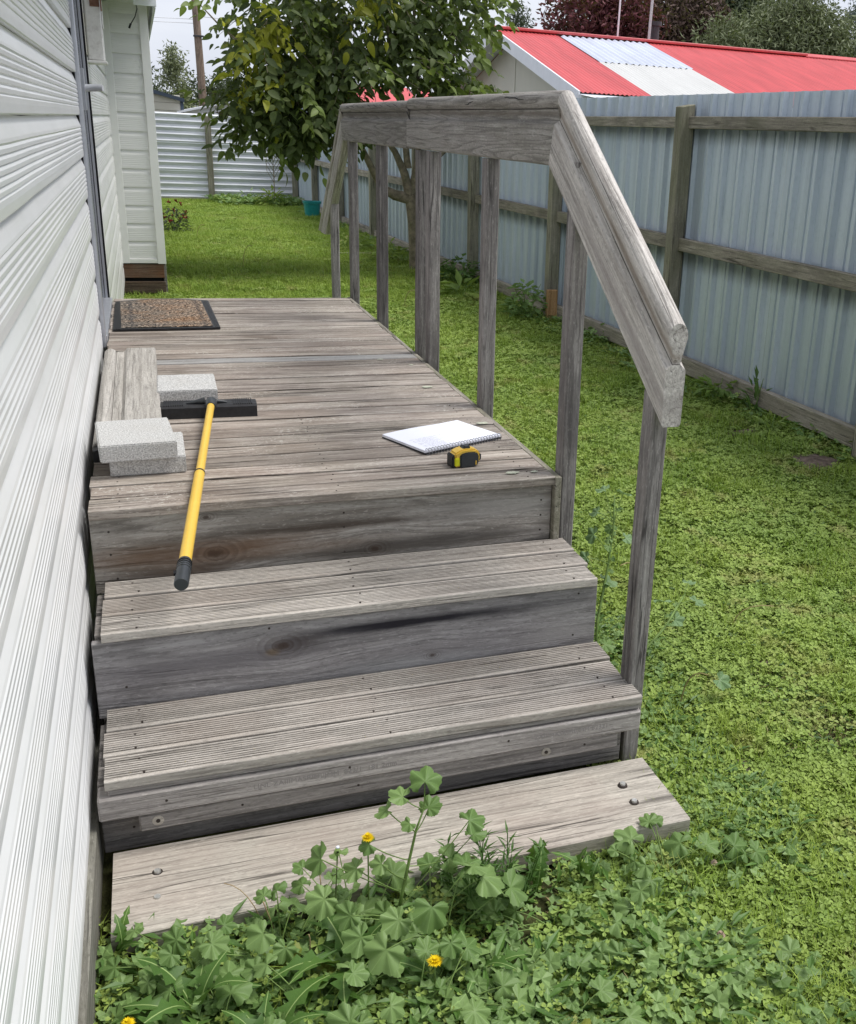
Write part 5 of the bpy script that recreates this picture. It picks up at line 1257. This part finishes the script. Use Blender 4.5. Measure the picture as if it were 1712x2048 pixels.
# weeds at the foot of the fence and further shrubs
def leafy(name, label, x, y, n, h, spread, L, Wd, mat, seed, cat='plant', z=None, grp=None, up_=.4):
    t = thing(name, label, cat, (x, y, gz(x, y)-.01 if z is None else z), group=grp); r_ = random.Random(seed); bag = Bag(); sb = Bag()
    for k in range(max(3, n//14)):
        a = r_.uniform(0, 6.28); tip = Vector((math.cos(a)*spread*.7, math.sin(a)*spread*.7, h*r_.uniform(.5, .95)))
        sb.add(tube(None, [Vector((0, 0, 0)), tip*.5+Vector((0, 0, .03)), tip], [.004, .003, .002], None, None, 4, cap=False))
    for k in range(n):
        v = rv(r_); p = Vector((v.x*spread, v.y*spread, h*(.15+.85*abs(v.z)))); d = Vector((v.x, v.y, r_.uniform(-.3, up_))); bag.add(quad_leaf(p, d, Vector((0, 0, 1)), L*r_.uniform(.6, 1.3), Wd*r_.uniform(.7, 1.2)))
    sb.obj('stems', M['stem'], t); o = bag.obj('foliage', mat, t); o['kind'] = 'stuff'; return t
WG = 'weeds at the foot of the fence'
leafy('broadleaf_weed', 'broad leaved weed clump by the fence base on the right', 3.27, 5.45, 60, .17, .13, .09, .055, M['clover'], 1, grp=WG)
leafy('upright_weed', 'dark upright weed against the steel sheet right of the clump', 3.33, 5.12, 26, .26, .05, .09, .03, M['weed'], 2, grp=WG, up_=1.6)
leafy('bushy_weed', 'tall bushy weed left of the orange stake', 3.02, 8.35, 150, .36, .18, .07, .05, M['mallow'], 3, grp=WG)
leafy('low_weed', 'low leafy weed just right of the near rail post by the fence', 3.27, 7.35, 70, .18, .15, .06, .04, M['mallow'], 4, grp=WG)
leafy('dark_weed', 'dark weed mass under the tree by the fence', 2.98, 10.3, 220, .33, .26, .08, .05, M['weed'], 5, grp=WG)
leafy('dock_plant', 'large leaved dock plant seen between two rail posts', 2.78, 9.55, 16, .2, .16, .22, .10, M['clover'], 6, grp=WG)
leafy('lawn_weed', 'weed clump beside the tree trunk', 2.62, 12.2, 130, .3, .25, .08, .05, M['clover'], 7, grp=WG)
leafy('garden_weed', 'pale weeds beside the low edging board', 2.45, 13.6, 120, .3, .3, .08, .04, M['clover'], 8, grp=WG)
leafy('seedling_weed', 'small weed in front of the near fence rail', 3.22, 4.75, 40, .12, .12, .05, .03, M['clover'], 9, grp=WG)
leafy('corner_weed', 'weed clump in front of the back fence near the bucket', 2.3, 20.6, 150, .35, .35, .12, .06, M['clover'], 10, grp=WG)
leafy('corner_weed', 'weed clump against the back fence left of the sapling', 1.9, 21.0, 120, .28, .35, .12, .05, M['mallow'], 11, grp=WG)
leafy('pale_weed', 'pale seedling among the grass beyond the deck corner', 1.30, 6.1, 16, .10, .09, .07, .03, M['mallow_pale'], 12, grp='pale seedlings by the deck')
leafy('pale_weed', 'pale feathery seedling beside the second far rail post', 1.52, 6.6, 18, .12, .10, .07, .02, M['mallow_pale'], 13, grp='pale seedlings by the deck')
rb = leafy('red_flower_bush', 'small dark bush with red flowers beside the bay corner', .38, 15.3, 260, .42, .20, .06, .035, M['bush'], 14, cat='bush')
bag = Bag(); r_ = random.Random(2)
for k in range(15):
    v = rv(r_).normalized(); p = Vector((v.x*.2, v.y*.2-.02, .16+.30*abs(v.z)))
    for j in range(6): bag.add(quad_leaf(p, rv(r_), rv(r_), .035, .03))
bag.obj('blossom', M['red_petal'], rb)['kind'] = 'stuff'
sap = thing('sapling', 'thin leafless sapling in front of the back fence', 'sapling', (2.35, 20.9, GZ))
tube('stem', [(0, 0, 0), (.01, 0, .5), (0, 0, .9)], [.014, .010, .006], M['bark'], sap, 6)
r_ = random.Random(4); bag = Bag()
for k in range(9):
    z = .45+.05*k; a = r_.uniform(-1, 1); tube('branch', [(0, 0, z), (.12*(1 if k % 2 else -1), 0, z+.2), (.2*(1 if k % 2 else -1)*r_.uniform(.5, 1), 0, z+.42)], [.006, .004, .002], M['bark'], sap, 4)
    for j in range(9): bag.add(quad_leaf(Vector((r_.uniform(-.22, .22), 0, r_.uniform(.8, 1.35))), rv(r_), rv(r_), .06, .03))
bag.obj('foliage', M['tree_leaf'], sap)['kind'] = 'stuff'
# dry grass stalks in the lawn
gs = []
for (x, y, dx, h) in ((.95, 11.6, .1, .3), (1.15, 7.6, -.03, .22), (.62, 14.4, .1, .25), (2.1, 9, .1, .2), (1.7, 2.6, .12, .12), (1.55, 3.0, -.1, .14), (1.3, 2.2, .05, .16)):
    gs.append(tube(None, bez(Vector((x, y, GZ)), Vector((x, y, GZ+h)), Vector((x+dx, y-.05, GZ+h*.9)), 6), .0018+.0001*y, None, None, 4, cap=False))
bag = Bag()
for q in gs: bag.add(q)
o = bag.obj('dry_grass', M['dry']); o['kind'] = 'stuff'
# debris: leaf bits on the deck and dust in the wall gap
db = Bag(); r_ = random.Random(9)
for _ in range(160):
    x, y = r_.uniform(-.15, 1.0), r_.uniform(2.53, 5.6); db.add(quad_leaf(Vector((x, y, .0035)), Vector((r_.uniform(-1, 1), r_.uniform(-1, 1), 0)), Vector((0, 0, 1)), r_.uniform(.003, .008), .0015, 0))
for _ in range(60):
    x, (y, z) = r_.uniform(-.12, 1.0), r_.choice(((2.3, -.185), (2.4, -.185), (2.0, -.373), (2.2, -.373))); db.add(quad_leaf(Vector((x, y+r_.uniform(-.04, .04), z)), Vector((r_.uniform(-1, 1), r_.uniform(-1, 1), 0)), Vector((0, 0, 1)), r_.uniform(.003, .007), .0015, 0))
o = db.obj('leaf_crumbs', M['dry']); o['kind'] = 'stuff'
